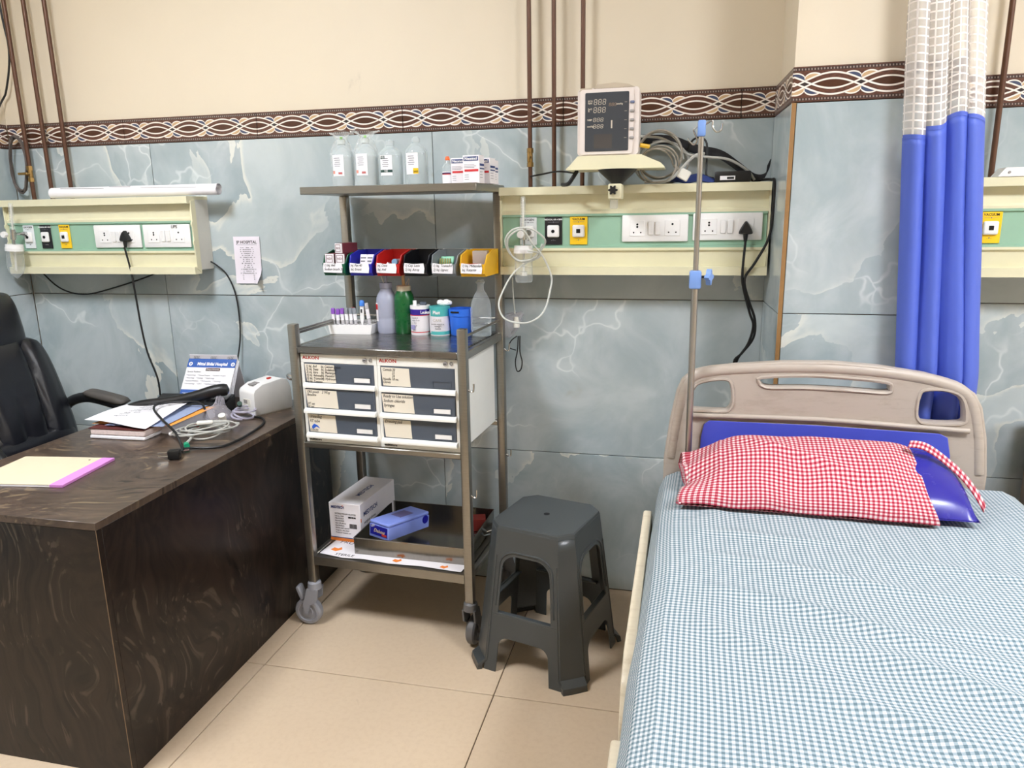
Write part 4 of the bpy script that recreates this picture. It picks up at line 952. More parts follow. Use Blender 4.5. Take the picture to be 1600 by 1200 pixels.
b = thing('empty_bottle', 'empty clear plastic bottle at the right end of the trolley top', 'bottle', (-0.700, 2.520, TZ))
MB().lathe([(0, 0), (0.033, 0.0), (0.036, 0.006), (0.036, 0.095), (0.034, 0.120), (0.022, 0.148), (0.012, 0.162), (0.012, 0.186), (0.017, 0.187), (0.017, 0.193), (0.011, 0.195), (0.011, 0.200), (0, 0.2)], n=24).build('bottle', 'clear_plastic', b)
label_card(MB(), 0.0365, 0.010, 0.02, 0.10, -PI/2-1.2).build('label_strip', 'paper', b)
MB().lathe([(0, 0.002), (0.034, 0.003), (0.034, 0.030), (0, 0.030)], n=20).build('liquid', 'saline_clear', b)
# ---------------------------------------------------------------- things on the lower shelf
LZ = 0.2795
def wb(lx, ly): return tw(lx, ly)[:2]
flat = MB()
flat.prism([(-0.28, -0.19), (-0.18, -0.205), (-0.10, -0.195), (0.0, -0.205), (0.12, -0.195), (0.27, -0.203), (0.275, -0.12), (0.05, -0.10), (-0.08, -0.14), (-0.13, -0.04), (-0.27, 0.02)], 0, 0.0008, 'xy')
fo = flat.build('flattened_carton', 'carton_white'); fo.location = (TX, TY, LZ); fo.rotation_euler = (0, 0, TR); tag(fo, 'torn flattened white carton with orange print under the steel tray', 'cardboard')
om = mat('print_orange', (232, 128, 44), 0.6)
for (x, y, s_) in ((-0.235, -0.145, 1.0), (0.02, -0.175, 0.8), (0.20, -0.18, 0.7)):
    o = MB().prism([(x-0.02*s_, y-0.01*s_), (x+0.005*s_, y-0.02*s_), (x+0.022*s_, y), (x+0.012*s_, y+0.016*s_), (x+0.004*s_, y+0.004*s_), (x-0.014*s_, y+0.008*s_)], 0.0009, 0.0013, 'xy').build('orange_print', om, fo)
text('PRO-MED', 0.03, 'ink', fo, (-0.25, -0.085, 0.0011), rot=(0, 0, -0.1))
text('STERILE', 0.022, 'ink', fo, (-0.22, -0.185, 0.0011), rot=(0, 0, 0.0))
x, y = wb(-0.228, 0.062)
b = thing('glove_carton', 'white and orange-based carton of supplies on the lower trolley shelf', 'box', (x, y, LZ+0.001), TR-0.02)
w, d, h_ = 0.130, 0.285, 0.152
MB().bx(-w/2, w/2, -d/2, d/2, 0, h_, 0.0015).build('carton', 'carton_white', b)
y0 = -d/2-0.0006
MB().bx(-w/2, w/2, y0, -d/2, 0.0, 0.012).build('orange_band', om, b); MB().bx(-w/2, w/2, y0, -d/2, 0.0125, 0.0155).build('navy_band', 'box_navy', b)
text('MEDTECH', 0.014, 'box_navy', b, (-w/2+0.010, y0-0.0003, 0.135), bold=0.0004, sx=0.85)
MB().lathe([(0.002, 0), (0.0035, 0)], (-w/2+0.058, y0-0.0003, 0.142), 10, (PI/2, 0, 0)).build('logo_ring', om, b)
for q in range(9): text(['NITRILE EXAM GLOVES', 'Lot no. 2045', 'Mfg 03/2023', 'Exp 02/2028', 'Qty 100 pieces', 'Size Medium', 'Sterile until opened', 'Keep in a dry place', 'Made for hospital use'][q], 0.0072 if q else 0.0085, 'ink', b, (-w/2+0.024, y0-0.0003, 0.110-q*0.0095))
bc = MB()
for q in range(12): bc.bx(0.018+q*0.0026, 0.018+q*0.0026+0.0012*(1+q % 2*0.6), y0-0.0004, y0, 0.055, 0.073)
bc.build('barcode', 'ink', b, stuff=True)
text('MEDIUM', 0.0085, 'ink', b, (0.014, y0-0.0003, 0.098), bold=0.0005)
text('MEDTECH', 0.024, 'box_navy', b, (w/2+0.0006, -0.118, 0.105), rot=(PI/2, 0, PI/2), bold=0.0005); text('surgical gloves', 0.016, 'ink', b, (w/2+0.0006, -0.118, 0.072), rot=(PI/2, 0, PI/2))
text('MEDTECH', 0.026, 'box_navy', b, (0.012, -0.06, h_+0.0003), rot=(0, 0, PI/2), bold=0.0005)
MB().bx(w/2, w/2+0.0006, -d/2+0.001, -d/2+0.006, 0.082, 0.096).build('orange_tab', om, b)
# steel tray
x, y = wb(0.055, 0.02)
b = thing('steel_tray', 'shallow rectangular stainless steel tray on the lower trolley shelf', 'tray', (x, y, LZ+0.001), TR+0.03)
w, d, h_ = 0.425, 0.355, 0.062
MB().bx(-w/2, w/2, -d/2, d/2, 0, 0.0015).build('base', 'steel_tray', b)
for a in ((-w/2, w/2, -d/2, -d/2+0.0015), (-w/2, w/2, d/2-0.0015, d/2), (-w/2, -w/2+0.0015, -d/2, d/2), (w/2-0.0015, w/2, -d/2, d/2)): MB().bx(a[0], a[1], a[2], a[3], 0, h_).build('wall', 'steel_tray', b)
MB().tube([(-w/2, -d/2, h_), (w/2, -d/2, h_), (w/2, d/2, h_), (-w/2, d/2, h_)], 0.0025, 6, 0, True).build('rim', 'steel_tray', b)
# blue device in the tray
b = thing('blue_device_case', 'periwinkle blue box with LED Deluxe front panel lying in the steel tray', 'device', (-1.000, 2.395, LZ+0.0745), -0.57); b.rotation_euler = (-0.10, 0, -0.40)
w, d, h_ = 0.098, 0.215, 0.062; m = mat('case_periwinkle', (132, 150, 226), 0.42, var=0.04)
MB().bx(-w/2, w/2, -d/2, d/2, -h_/2, h_/2-0.014, 0.003, 2).build('lower_shell', m, b); MB().bx(-w/2, w/2, -d/2, d/2, h_/2-0.0135, h_/2, 0.006, 3).build('upper_shell', m, b)
y0 = -d/2-0.0008
MB().bx(-w/2+0.006, w/2-0.006, y0, -d/2, -h_/2+0.010, h_/2-0.016, 0.0).build('front_panel', mat('panel_navy', (28, 28, 140), 0.3), b)
text('LED', 0.012, 'ink_white', b, (-w/2+0.010, y0-0.0003, 0.008), rot=(PI/2, -0.4, 0)); text('Deluxe', 0.019, mat('ink_gold', (220, 200, 150), 0.5, var=0), b, (0.002, y0-0.0003, -0.004), align='CENTER', shear=0.35)
MB().bx(0.016, 0.040, y0-0.0004, y0, -0.0185, -0.0105).build('red_badge', 'ink_red', b)
MB().cyl((w/2+0.0003, d/2-0.022, 0.004), 0.016, 0.001, 18, (0, PI/2, 0)).build('dark_vent', 'panel_navy', b)
MB().bx(-0.028, 0.022, -0.02, 0.05, h_/2, h_/2+0.0006).build('top_label', mat('label_mauve', (110, 104, 156), 0.5), b)
# steel instruments behind the front right post
for k, (lx, ly, a, lab) in enumerate(((0.232, 0.02, 0.9, 'steel spoon-shaped instrument nearest the tray front'), (0.222, 0.05, 1.1, 'steel spoon-shaped instrument in the middle of the tray heap'), (0.24, 0.08, 0.7, 'steel spoon-shaped instrument at the back of the tray heap'))):
    x, y = wb(lx, ly); b = thing('steel_instrument', lab, 'instrument', (x, y, LZ+0.012+0.0), a, 'steel instruments in the tray')
    b.location.z = LZ+0.010+k*0.0005
    MB().sph((0, 0, 0), 0.016, 12, (1.4, 1, 0.35)).build('bowl', 'chrome', b); MB().tube([(0.018, 0, 0), (0.05, 0, 0.004), (0.085, 0, 0.002)], 0.003, 6, 3).build('stem', 'chrome', b)
x, y = wb(0.215, 0.145); carton('small dark red carton at the right end of the steel tray', (x, y, LZ+0.028), (0.06, 0.05, 0.05), 0.3, mat('carton_darkred', (120, 34, 26), 0.6))
# ---------------------------------------------------------------- desk
DX0, DX1, DY0, DY1, DZ = -2.085, -1.402, 1.420, 2.655, 0.740
t = thing('office_desk', 'dark swirl-grained laminate desk in the left foreground', 'desk', ((DX0+DX1)/2, (DY0+DY1)/2, 0))
cx, cy = (DX0+DX1)/2, (DY0+DY1)/2; hx, hy = (DX1-DX0)/2, (DY1-DY0)/2
MB().bx(-hx, hx, -hy, hy, DZ-0.02, DZ, 0.0008).build('desk_top', 'dark_swirl_laminate_lit_top', t)
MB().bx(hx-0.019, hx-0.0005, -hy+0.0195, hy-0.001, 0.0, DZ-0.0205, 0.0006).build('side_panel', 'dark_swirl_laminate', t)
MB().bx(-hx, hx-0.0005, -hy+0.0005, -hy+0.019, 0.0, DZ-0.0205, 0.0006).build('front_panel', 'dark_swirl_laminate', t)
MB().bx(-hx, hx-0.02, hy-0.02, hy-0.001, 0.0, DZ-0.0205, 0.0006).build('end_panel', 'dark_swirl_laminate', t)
e = MB(); e.bx(hx-0.0012, hx+0.0002, -hy-0.0002, -hy+0.0012, 0.002, DZ-0.0205); e.build('corner_edge', mat('edge_tan', (120, 98, 74), 0.5), t)
# notepad
D1 = DZ+0.0003
t = thing('notepad', 'cream notepad with pink binding strip lying on the desk corner', 'notepad', (-1.848, 1.712, D1), 0.13)
MB().bx(-0.145, 0.150, -0.118, 0.118, 0.0, 0.007, 0.001).build('pages', 'paper', t)
MB().bx(-0.146, 0.112, -0.1185, 0.1185, 0.0072, 0.0082).build('cover', mat('cover_cream', (214, 200, 172), 0.7, var=0.05, scale=60), t)
MB().bx(0.112, 0.152, -0.1188, 0.1188, 0.0, 0.0086, 0.001).build('binding_strip', mat('binding_pink', (212, 138, 212), 0.5), t)
MB().cyl((0.085, 0.095, 0.0084), 0.003, 0.0006, 8).build('ink_spot', 'ink', t)
# registers and loose papers
t = thing('register_book', 'thick worn register with ruled page edges at the bottom of the paper stack', 'book', (-1.872, 2.190, D1), 0.03)
MB().bx(-0.108, 0.105, -0.150, 0.150, 0.0, 0.012, 0.003).build('lower_pages', 'paper', t); MB().bx(-0.106, 0.108, -0.148, 0.150, 0.0125, 0.034, 0.004).build('page_block', mat('ruled_page_edge', (222, 204, 200), 0.8, var=0.2, scale=120), t)
MB().bx(-0.109, 0.106, -0.149, 0.151, 0.0345, 0.037).build('cover', mat('cover_maroon', (92, 42, 40), 0.6), t)
t = thing('folder_file', 'white and grey box folder on the right of the paper stack', 'folder', (-1.735, 2.26, D1), -0.06)
MB().bx(-0.022, 0.020, -0.13, 0.10, 0.0, 0.034, 0.001).build('file_body', 'paper', t); MB().bx(0.0205, 0.022, -0.13, 0.10, 0.0, 0.035).build('spine', mat('spine_grey', (186, 186, 196), 0.6), t)
def sheet(label, name, pts, z, m, lift=0.006, thick=0.0006, sag=0.0):
    cxx = sum(p[0] for p in pts)/4; cyy = sum(p[1] for p in pts)/4
    o = thing(name, label, 'paper', (cxx, cyy, z)); mb = MB()
    def fn(u, v):
        a = Vector(pts[0])*(1-u)*(1-v) + Vector(pts[1])*u*(1-v) + Vector(pts[2])*u*v + Vector(pts[3])*(1-u)*v
        return (a.x-cxx, a.y-cyy, lift*math.sin(u*5+v*3)*0.5 + lift*u*v - sag*(1-v)*(abs(u-0.5)*1.2))
    mb.grid(fn, 10, 10); mb.build('sheet', m, o); return o
sheet('orange envelope poking out of the paper stack', 'envelope', [(-2.00, 2.08), (-1.70, 2.10), (-1.70, 2.36), (-1.98, 2.30)], DZ+0.040, mat('envelope_orange', (238, 160, 70), 0.6), 0.001)
sheet('blue-grey form sheet under the top papers', 'form_sheet', [(-1.93, 2.06), (-1.715, 2.08), (-1.735, 2.36), (-1.95, 2.35)], DZ+0.043, mat('form_blue', (150, 164, 196), 0.7), 0.001)
o = sheet('printed white form lying on top of the paper stack', 'form_sheet', [(-2.035, 2.085), (-1.745, 2.035), (-1.800, 2.362), (-2.040, 2.300)], DZ+0.050, 'paper', 0.008)
for q in range(9): text(('patient record sheet', 'name   age   sex', 'admission no.', 'diagnosis', 'treatment given', 'remarks', 'date   time', 'doctor', 'signature')[q], 0.013, 'ink_grey', o, (-0.02-0.012*q*0.2, 0.105-0.022*q, 0.009), rot=(0, 0, 0.25), name='handwriting')
MB().lathe([(0.007, 0), (0.009, 0)], (0.10, 0.125, 0.0135), 14).build('stamp_mark', 'ink', o)
# black telephone
t = thing('telephone', 'black desk telephone with handset behind the papers', 'telephone', (-1.845, 2.405, D1), 0.12)
mb = MB(); mb.prism([(-0.060, 0.0), (0.066, 0.0), (0.066, 0.058), (-0.060, 0.029)], -0.15, 0.15, 'yz'); mb.build('base', 'black_plastic', t)
MB().tube([(-0.215, -0.085, 0.022), (-0.15, -0.075, 0.042), (-0.06, -0.06, 0.054), (0.04, -0.045, 0.072), (0.12, -0.02, 0.092), (0.165, 0.0, 0.092)], lambda u: 0.004 + (0.016 + 0.006*abs(u-0.5)*2)*max(0.0, 1-abs(2*u-1)**10)**0.5, 12, 4).build('handset', 'black_plastic', t)
for i in range(4):
    for j in range(3): MB().box((0.02+i*0.022, 0.012+j*0.018, 0.0505+j*0.0038), (0.014, 0.011, 0.005), 0.0015, (0.21, 0, 0)).build('key', mat('key_grey', (64, 64, 68), 0.5), t)
MB().box((0.118, 0.03, 0.056), (0.055, 0.05, 0.004), 0.001, (0.21, 0, 0)).build('display', mat('phone_lcd', (120, 122, 126), 0.35), t)
# desk calendar
t = thing('desk_calendar', 'tent desk calendar with blue Mittal Bhilai Hospital page', 'calendar', (-1.862, 2.602, D1), 0.06)
al = math.atan2(0.088, 0.195); L = 0.200
pg = MB(); pg.box((0, 0, 0), (0.212, 0.0012, L)); po = pg.build('page', 'paper', t, (0, -0.062, 0.0905), (-0.62, 0, 0))
for k in range(3): MB().box((0.004+k*0.002, 0.004+0.003*k, -0.003), (0.206, 0.0012, L-0.01)).build('under_page', 'paper', t, (0, -0.060+0.004*k, 0.0885), (-0.60+0.04*k, 0, 0))
MB().box((0, 0, 0), (0.210, 0.0022, L)).build('backing', 'carton_white', t, (0, 0.028, 0.094), (0.30, 0, 0))
cb = mat('calendar_blue', (48, 92, 172), 0.5)
MB().box((0, -0.0009, L/2-0.019), (0.212, 0.0006, 0.038)).build('header_band', cb, po); MB().box((0, -0.0009, -L/2+0.047), (0.212, 0.0006, 0.034)).build('footer_band', cb, po); MB().box((0, -0.0009, -L/2+0.014), (0.212, 0.0006, 0.028)).build('black_band', 'ink', po)
text('Mittal Bhilai Hospital', 0.0185, 'ink_white', po, (0.004, -0.0014, L/2-0.023), align='CENTER', bold=0.0006, sx=0.86)
for sx in (-0.092, 0.094): MB().lathe([(0.0045, 0), (0.0085, 0)], (sx, -0.0015, L/2-0.023), 14, (PI/2, 0, 0)).build('emblem', 'ink_white', po)
for sx in (-0.092, 0.094): MB().lathe([(0, 0), (0.0022, 0)], (sx, -0.0016, L/2-0.023), 8, (PI/2, 0, 0)).build('emblem_dot', 'ink_white', po)
MB().box((0.012, -0.0012, L/2-0.047), (0.062, 0.0006, 0.012)).build('department_tab', mat('tab_brown', (70, 40, 30), 0.5), po)
text('Departments', 0.0105, 'ink_white', po, (0.012, -0.0017, L/2-0.047), align='CENTER')
text('Service Facilities :', 0.009, 'ink', po, (-0.098, -0.0012, L/2-0.058))
R4 = ['* Gynecology    * General Surgery    * Paediatric Surgery', '* Neurology    * Urology    * Nephrology', '* General Medicine    * Orthopaedics    * Oncology', '* Dermatology    * E.N.T.    * Ophthalmology']
for q, s_ in enumerate(R4): text(s_, 0.0075, 'ink_grey', po, (-0.098, -0.0012, L/2-0.073-q*0.0125))
text('Facilities', 0.008, 'yellow_plate', po, (0.0, -0.0014, -L/2+0.058), align='CENTER')
for q, s_ in enumerate(['* 24x7 Emergency  * Pharmacy  * Pathology', '* Ventilator  * Dialysis  * Ambulance']): text(s_, 0.0068, 'ink_white', po, (-0.096, -0.0014, -L/2+0.048-q*0.010))
for q, s_ in enumerate(['Mittal Hospital, Opp. Main Road, Bhilai', 'Ph. : 0788-2284040, 2284050']): text(s_, 0.008, 'ink_white', po, (0, -0.0014, -L/2+0.019-q*0.011), align='CENTER')
for g in range(3):
    for q in range(4):
        xx = -0.082+g*0.075+q*0.007
        MB().lathe([(0.0052, -0.0006), (0.0062, 0), (0.0052, 0.0006), (0.0046, 0)], (xx, -0.002, 0.1765), 10, (0, PI/2, 0)).build('wire_ring', 'black_plastic', t)
# nebuliser
t = thing('nebuliser', 'white nebuliser machine with red switch at the desk edge', 'nebuliser', (-1.562, 2.480, D1), 0.0)
t.rotation_euler = (0, 0, 1.17); t.scale = (0.88, 0.95, 1.0)
mb = MB(); mb.prism([(-0.098, 0.004), (0.098, 0.004), (0.094, 0.085), (0.080, 0.118), (0.05, 0.127), (-0.05, 0.118), (-0.088, 0.102), (-0.096, 0.09)], -0.05, 0.05, 'xz')
bmesh.ops.bevel(mb.bm, geom=[e_ for e_ in mb.bm.edges], offset=0.004, segments=2, affect='EDGES', profile=0.5); mb.build('body', 'white_plastic', t)
MB().bx(-0.092, 0.092, -0.046, 0.046, 0, 0.005).build('foot', 'offwhite_plastic', t)
MB().box((0.02, -0.004, 0.126), (0.018, 0.012, 0.007), 0.001, (0, -0.08, 0)).build('switch', 'ink_red', t); MB().box((-0.055, 0.0, 0.117), (0.035, 0.034, 0.003), 0.0, (0, -0.12, 0)).build('holder_recess', 'button_grey', t)
MB().box((-0.0965, 0.0, 0.05), (0.004, 0.045, 0.03), 0.001).build('air_outlet', 'offwhite_plastic', t); MB().box((-0.0985, 0.006, 0.054), (0.002, 0.022, 0.014)).build('outlet_gap', 'button_grey', t)
# nebuliser mask
t = thing('nebuliser_mask', 'clear plastic nebuliser mask with lilac tubing beside the white machine', 'mask', (-1.645, 2.305, D1), 0.3)
mb = MB(); mb.lathe([(0.011, 0.085), (0.012, 0.06), (0.020, 0.045), (0.040, 0.025), (0.052, 0.0)], n=18, sx=1.25, sy=0.8)
for v in mb.bm.verts: v.co += Vector((random.uniform(-1, 1), random.uniform(-1, 1), random.uniform(-0.2, 1)))*0.004
mb.build('mask_shell', 'mask_clear', t, (-0.02, 0.03, 0.006), (0.12, 0.25, 0), smooth=30)
MB().cyl((0.012, -0.02, 0.018), 0.013, 0.032, 14, (0.5, 0, 0)).build('medicine_cup', 'offwhite_plastic', t)
pts = []
for i in range(40): a = i*0.45; pts.append((0.075+0.038*math.cos(a)+0.006*math.sin(i*0.3), 0.03+0.045*math.sin(a), 0.006+0.014*(1+math.sin(i*0.26+1))+0.010*math.sin(a*0.5)**2))
MB().tube(pts, 0.0038, 7, 3).build('coiled_tube', 'tube_lilac', t)
MB().cyl((0.055, 0.055, 0.05), 0.009, 0.022, 10, (0.9, 0.4, 0)).build('green_connector', mat('connector_dkgreen', (30, 66, 52), 0.4), t)
# ECG cable coil
t = thing('ecg_cable', 'coiled light grey patient cable with white connectors on the desk', 'cable', (-1.595, 2.150, D1), 0)
pts = []
for i in range(84):
    a = i*2*PI/14; k = i/84
    pts.append((0.085*math.cos(a)*(1-0.25*math.sin(k*9)) + 0.01*math.sin(i*0.37), 0.060*math.sin(a)+0.012*math.cos(i*0.31), 0.005 + 0.030*k + 0.003*math.sin(i*1.1)))
ca, sa = math.cos(0.75), math.sin(0.75); pts = [(x*ca-y*sa, x*sa+y*ca, z) for x, y, z in pts]
MB().tube(pts, 0.0030, 7, 2).build('coil', 'cable_grey', t)
MB().tube([(-0.01, -0.05, 0.02), (0.0, -0.09, 0.012), (0.01, -0.125, 0.008), (0.025, -0.145, 0.008)], 0.0042, 8, 4).build('lead_end', 'cable_grey', t)
MB().tube([(0.018, -0.138, 0.009), (0.036, -0.158, 0.009)], 0.009, 10).build('green_clip', mat('clip_green', (28, 150, 110), 0.4), t)
MB().box((-0.02, 0.02, 0.036), (0.055, 0.020, 0.014), 0.004, (0, 0, 0.5)).build('connector_body', 'offwhite_plastic', t)
MB().box((-0.10, -0.045, 0.012), (0.03, 0.018, 0.014), 0.004, (0, 0, 0.9)).build('white_clip', 'white_plastic', t); MB().box((-0.06, 0.03, 0.02), (0.014, 0.010, 0.009), 0.002, (0, 0, 0.3)).build('red_clip', 'ink_red', t)
# black mains lead with loose plug
t = thing('mains_lead', 'black mains lead looping over the desk with a loose two-pin plug', 'power cord', (-1.54, 1.90, D1), 0)
MB().tube([(0.005, 0.025, 0.014), (-0.02, 0.07, 0.008), (-0.08, 0.12, 0.045), (-0.19, 0.20, 0.062), (-0.30, 0.30, 0.068), (-0.33, 0.37, 0.068), (-0.26, 0.42, 0.066), (-0.19, 0.42, 0.06), (-0.15, 0.40, 0.006), (-0.10, 0.45, 0.005), (0.0, 0.47, 0.005), (0.055, 0.43, 0.005), (0.085, 0.35, 0.005), (0.10, 0.22, 0.005), (0.09, 0.13, 0.005), (0.05, 0.10, 0.005), (0.01, 0.09, 0.006), (-0.01, 0.06, 0.01), (0.012, 0.026, 0.014)], 0.0042, 8, 6).build('lead', 'black_rubber', t)
MB().box((0.008, -0.005, 0.016), (0.036, 0.028, 0.030), 0.005, (0, 0, 0.35), 2).build('plug_body', 'black_rubber', t)
for dz in (0.010, 0.022): MB().tube([(-0.008, -0.010, dz), (-0.038, -0.021, dz)], 0.0024, 8).build('pin', 'chrome', t)
MB().box((-0.005, 0.06, 0.006), (0.03, 0.012, 0.006), 0.002, (0, 0, 0.6)).build('brown_clip', mat('clip_brown', (92, 70, 66), 0.5), t)
# ---------------------------------------------------------------- office chair
t = thing('office_chair', 'black leather high-back office chair behind the desk', 'chair', (-2.40, 2.16, 0), 0)
def puff(mb, w, h, th, origin, tilt=0.0, p=3.0, nx=18, nz=18, crease=None, taper=0.0):
    """cushion facing +x: w across y, h up z, th along x"""
    for side in (1, -1):
        def fn(u, v):
            a, b_ = u*2-1, v*2-1
            f = max(0.0, (1-abs(a)**p)*(1-abs(b_)**p))**0.42
            cr = crease(a, b_) if crease and side > 0 else 0.0
            sq = 1-0.10*abs(a*b_)**3
            x = side*th/2*f - cr*f; y = a*w/2*sq*(1-taper*(v)); z = b_*h/2*sq
            return (origin[0]+x*math.cos(tilt)-z*math.sin(tilt), origin[1]+y, origin[2]+x*math.sin(tilt)+z*math.cos(tilt))
        mb.grid(fn, nx, nz)
    bmesh.ops.remove_doubles(mb.bm, verts=mb.bm.verts[:], dist=0.0004); return mb
def g(x, w): return math.exp(-(x/w)**2)
puff(MB(), 0.53, 0.50, 0.13, (-0.045, 0, 0.80), 0.22, 4, 32, 26, lambda a, b_: 0.034*g(a-0.44-0.08*b_, 0.05)+0.034*g(a+0.44+0.08*b_, 0.05)+0.010*g(a-0.84, 0.035)+0.010*g(a+0.84, 0.035)+0.012*g(a, 0.06)*g(b_+0.5, 0.5) + 0.004*g(math.sin(b_*7), 0.3)*g(a-0.2, 0.2), 0.12).build('backrest', 'black_leather', t, smooth=179)
puff(MB(), 0.36, 0.25, 0.13, (-0.125, 0, 1.095), 0.20, 3.2, 22, 18).build('headrest', 'black_leather', t, smooth=179)
puff(MB(), 0.52, 0.16, 0.50, (0.16, 0, 0.49), 0.0, 3.5).build('seat', 'black_leather', t, smooth=179)
puff(MB(), 0.50, 0.16, 0.15, (-0.01, 0, 0.615), 0.12, 3.0).build('lumbar_roll', 'black_leather', t, smooth=179)
for sy in (-1, 1):
    a_ = MB(); a_.tube([(-0.10, sy*0.275, 0.66), (-0.06, sy*0.29, 0.735), (0.02, sy*0.295, 0.765), (0.12, sy*0.295, 0.755), (0.21, sy*0.29, 0.720), (0.24, sy*0.285, 0.60), (0.15, sy*0.28, 0.50)], 0.021, 10, 5); ao = a_.build('arm', 'black_plastic', t)
    puff(MB(), 0.062, 0.20, 0.034, (0.13, sy*0.295, 0.772), 1.38, 4, 10, 12).build('arm_pad', mat('worn_leather', (84, 80, 76), 0.6, var=0.25, scale=40), ao, smooth=179)
MB().cyl((0.08, 0, 0.27), 0.028, 0.30, 14).build('gas_lift', 'black_plastic', t)
for k in range(5):
    a = k*2*PI/5+0.3
    MB().tube([(0.08, 0, 0.13), (0.08+0.15*math.cos(a), 0.15*math.sin(a), 0.115), (0.08+0.27*math.cos(a), 0.27*math.sin(a), 0.085)], lambda u: 0.028-0.01*u, 8, 3).build('base_leg', 'black_plastic', t)
    MB().cyl((0.08+0.27*math.cos(a), 0.27*math.sin(a), 0.031), 0.03, 0.04, 14, (PI/2, 0, a+0.6)).build('castor', 'black_plastic', t)
# ---------------------------------------------------------------- plastic stool
t = thing('plastic_stool', 'dark grey moulded plastic stool between the trolley and the bed', 'stool', (-0.415, 2.245, 0), -0.26)
SH, ST, SB = 0.500, 0.145, 0.198       # height, half width at top / bottom
def sw(z): return ST + (SB-ST)*(1-z/SH)
CT, CB = 0.040, 0.058                  # corner chamfer at top / bottom
def sc(z): return CT + (CB-CT)*(1-z/SH)
oc = []
for k in range(4):
    for s_ in ((1, -(1)), (1, 1)): pass
def octo(w, c): return [(w-c, -w), (w, -w+c), (w, w-c), (w-c, w), (-w+c, w), (-w, w-c), (-w, -w+c), (-w+c, -w)]
mb = MB(); top = octo(ST-0.004, CT-0.002)
rings = [(octo(ST-0.006, CT-0.002), SH), (octo(ST-0.001, CT), SH-0.003), (octo(sw(SH-0.02), CT), SH-0.014), (octo(sw(SH-0.02)-0.004, CT), SH-0.014), (octo(ST-0.006, CT-0.002), SH-0.005)]
vr = [[mb.bm.verts.new((x, y, z)) for x, y in r] for r, z in rings]
mb.bm.faces.new(vr[0]); mb.bm.faces.new(list(reversed(vr[-1])))
for a, b in zip(vr, vr[1:]):
    for i in range(8): mb.bm.faces.new((a[i], a[(i+1) % 8], b[(i+1) % 8], b[i]))
mb.build('seat', 'stool_grey', t, smooth=25)
MB().cyl((0, 0, SH+0.0002), 0.010, 0.001, 14).build('seat_hole', 'hole_dark', t)
def arch(x0, x1, z0, z1, r, rb=0.004, n=6):
    out = [(x0(z0), z0), (x1(z0), z0)]
    zr = z1-r
    for i in range(n+1):
        a = PI/2*i/n; out.append((x1(zr)-r + r*math.cos(a), zr + r*math.sin(a)))
    for i in range(n+1):
        a = PI/2 + PI/2*i/n; out.append((x0(zr)+r + r*math.cos(a), zr + r*math.sin(a)))
    return out
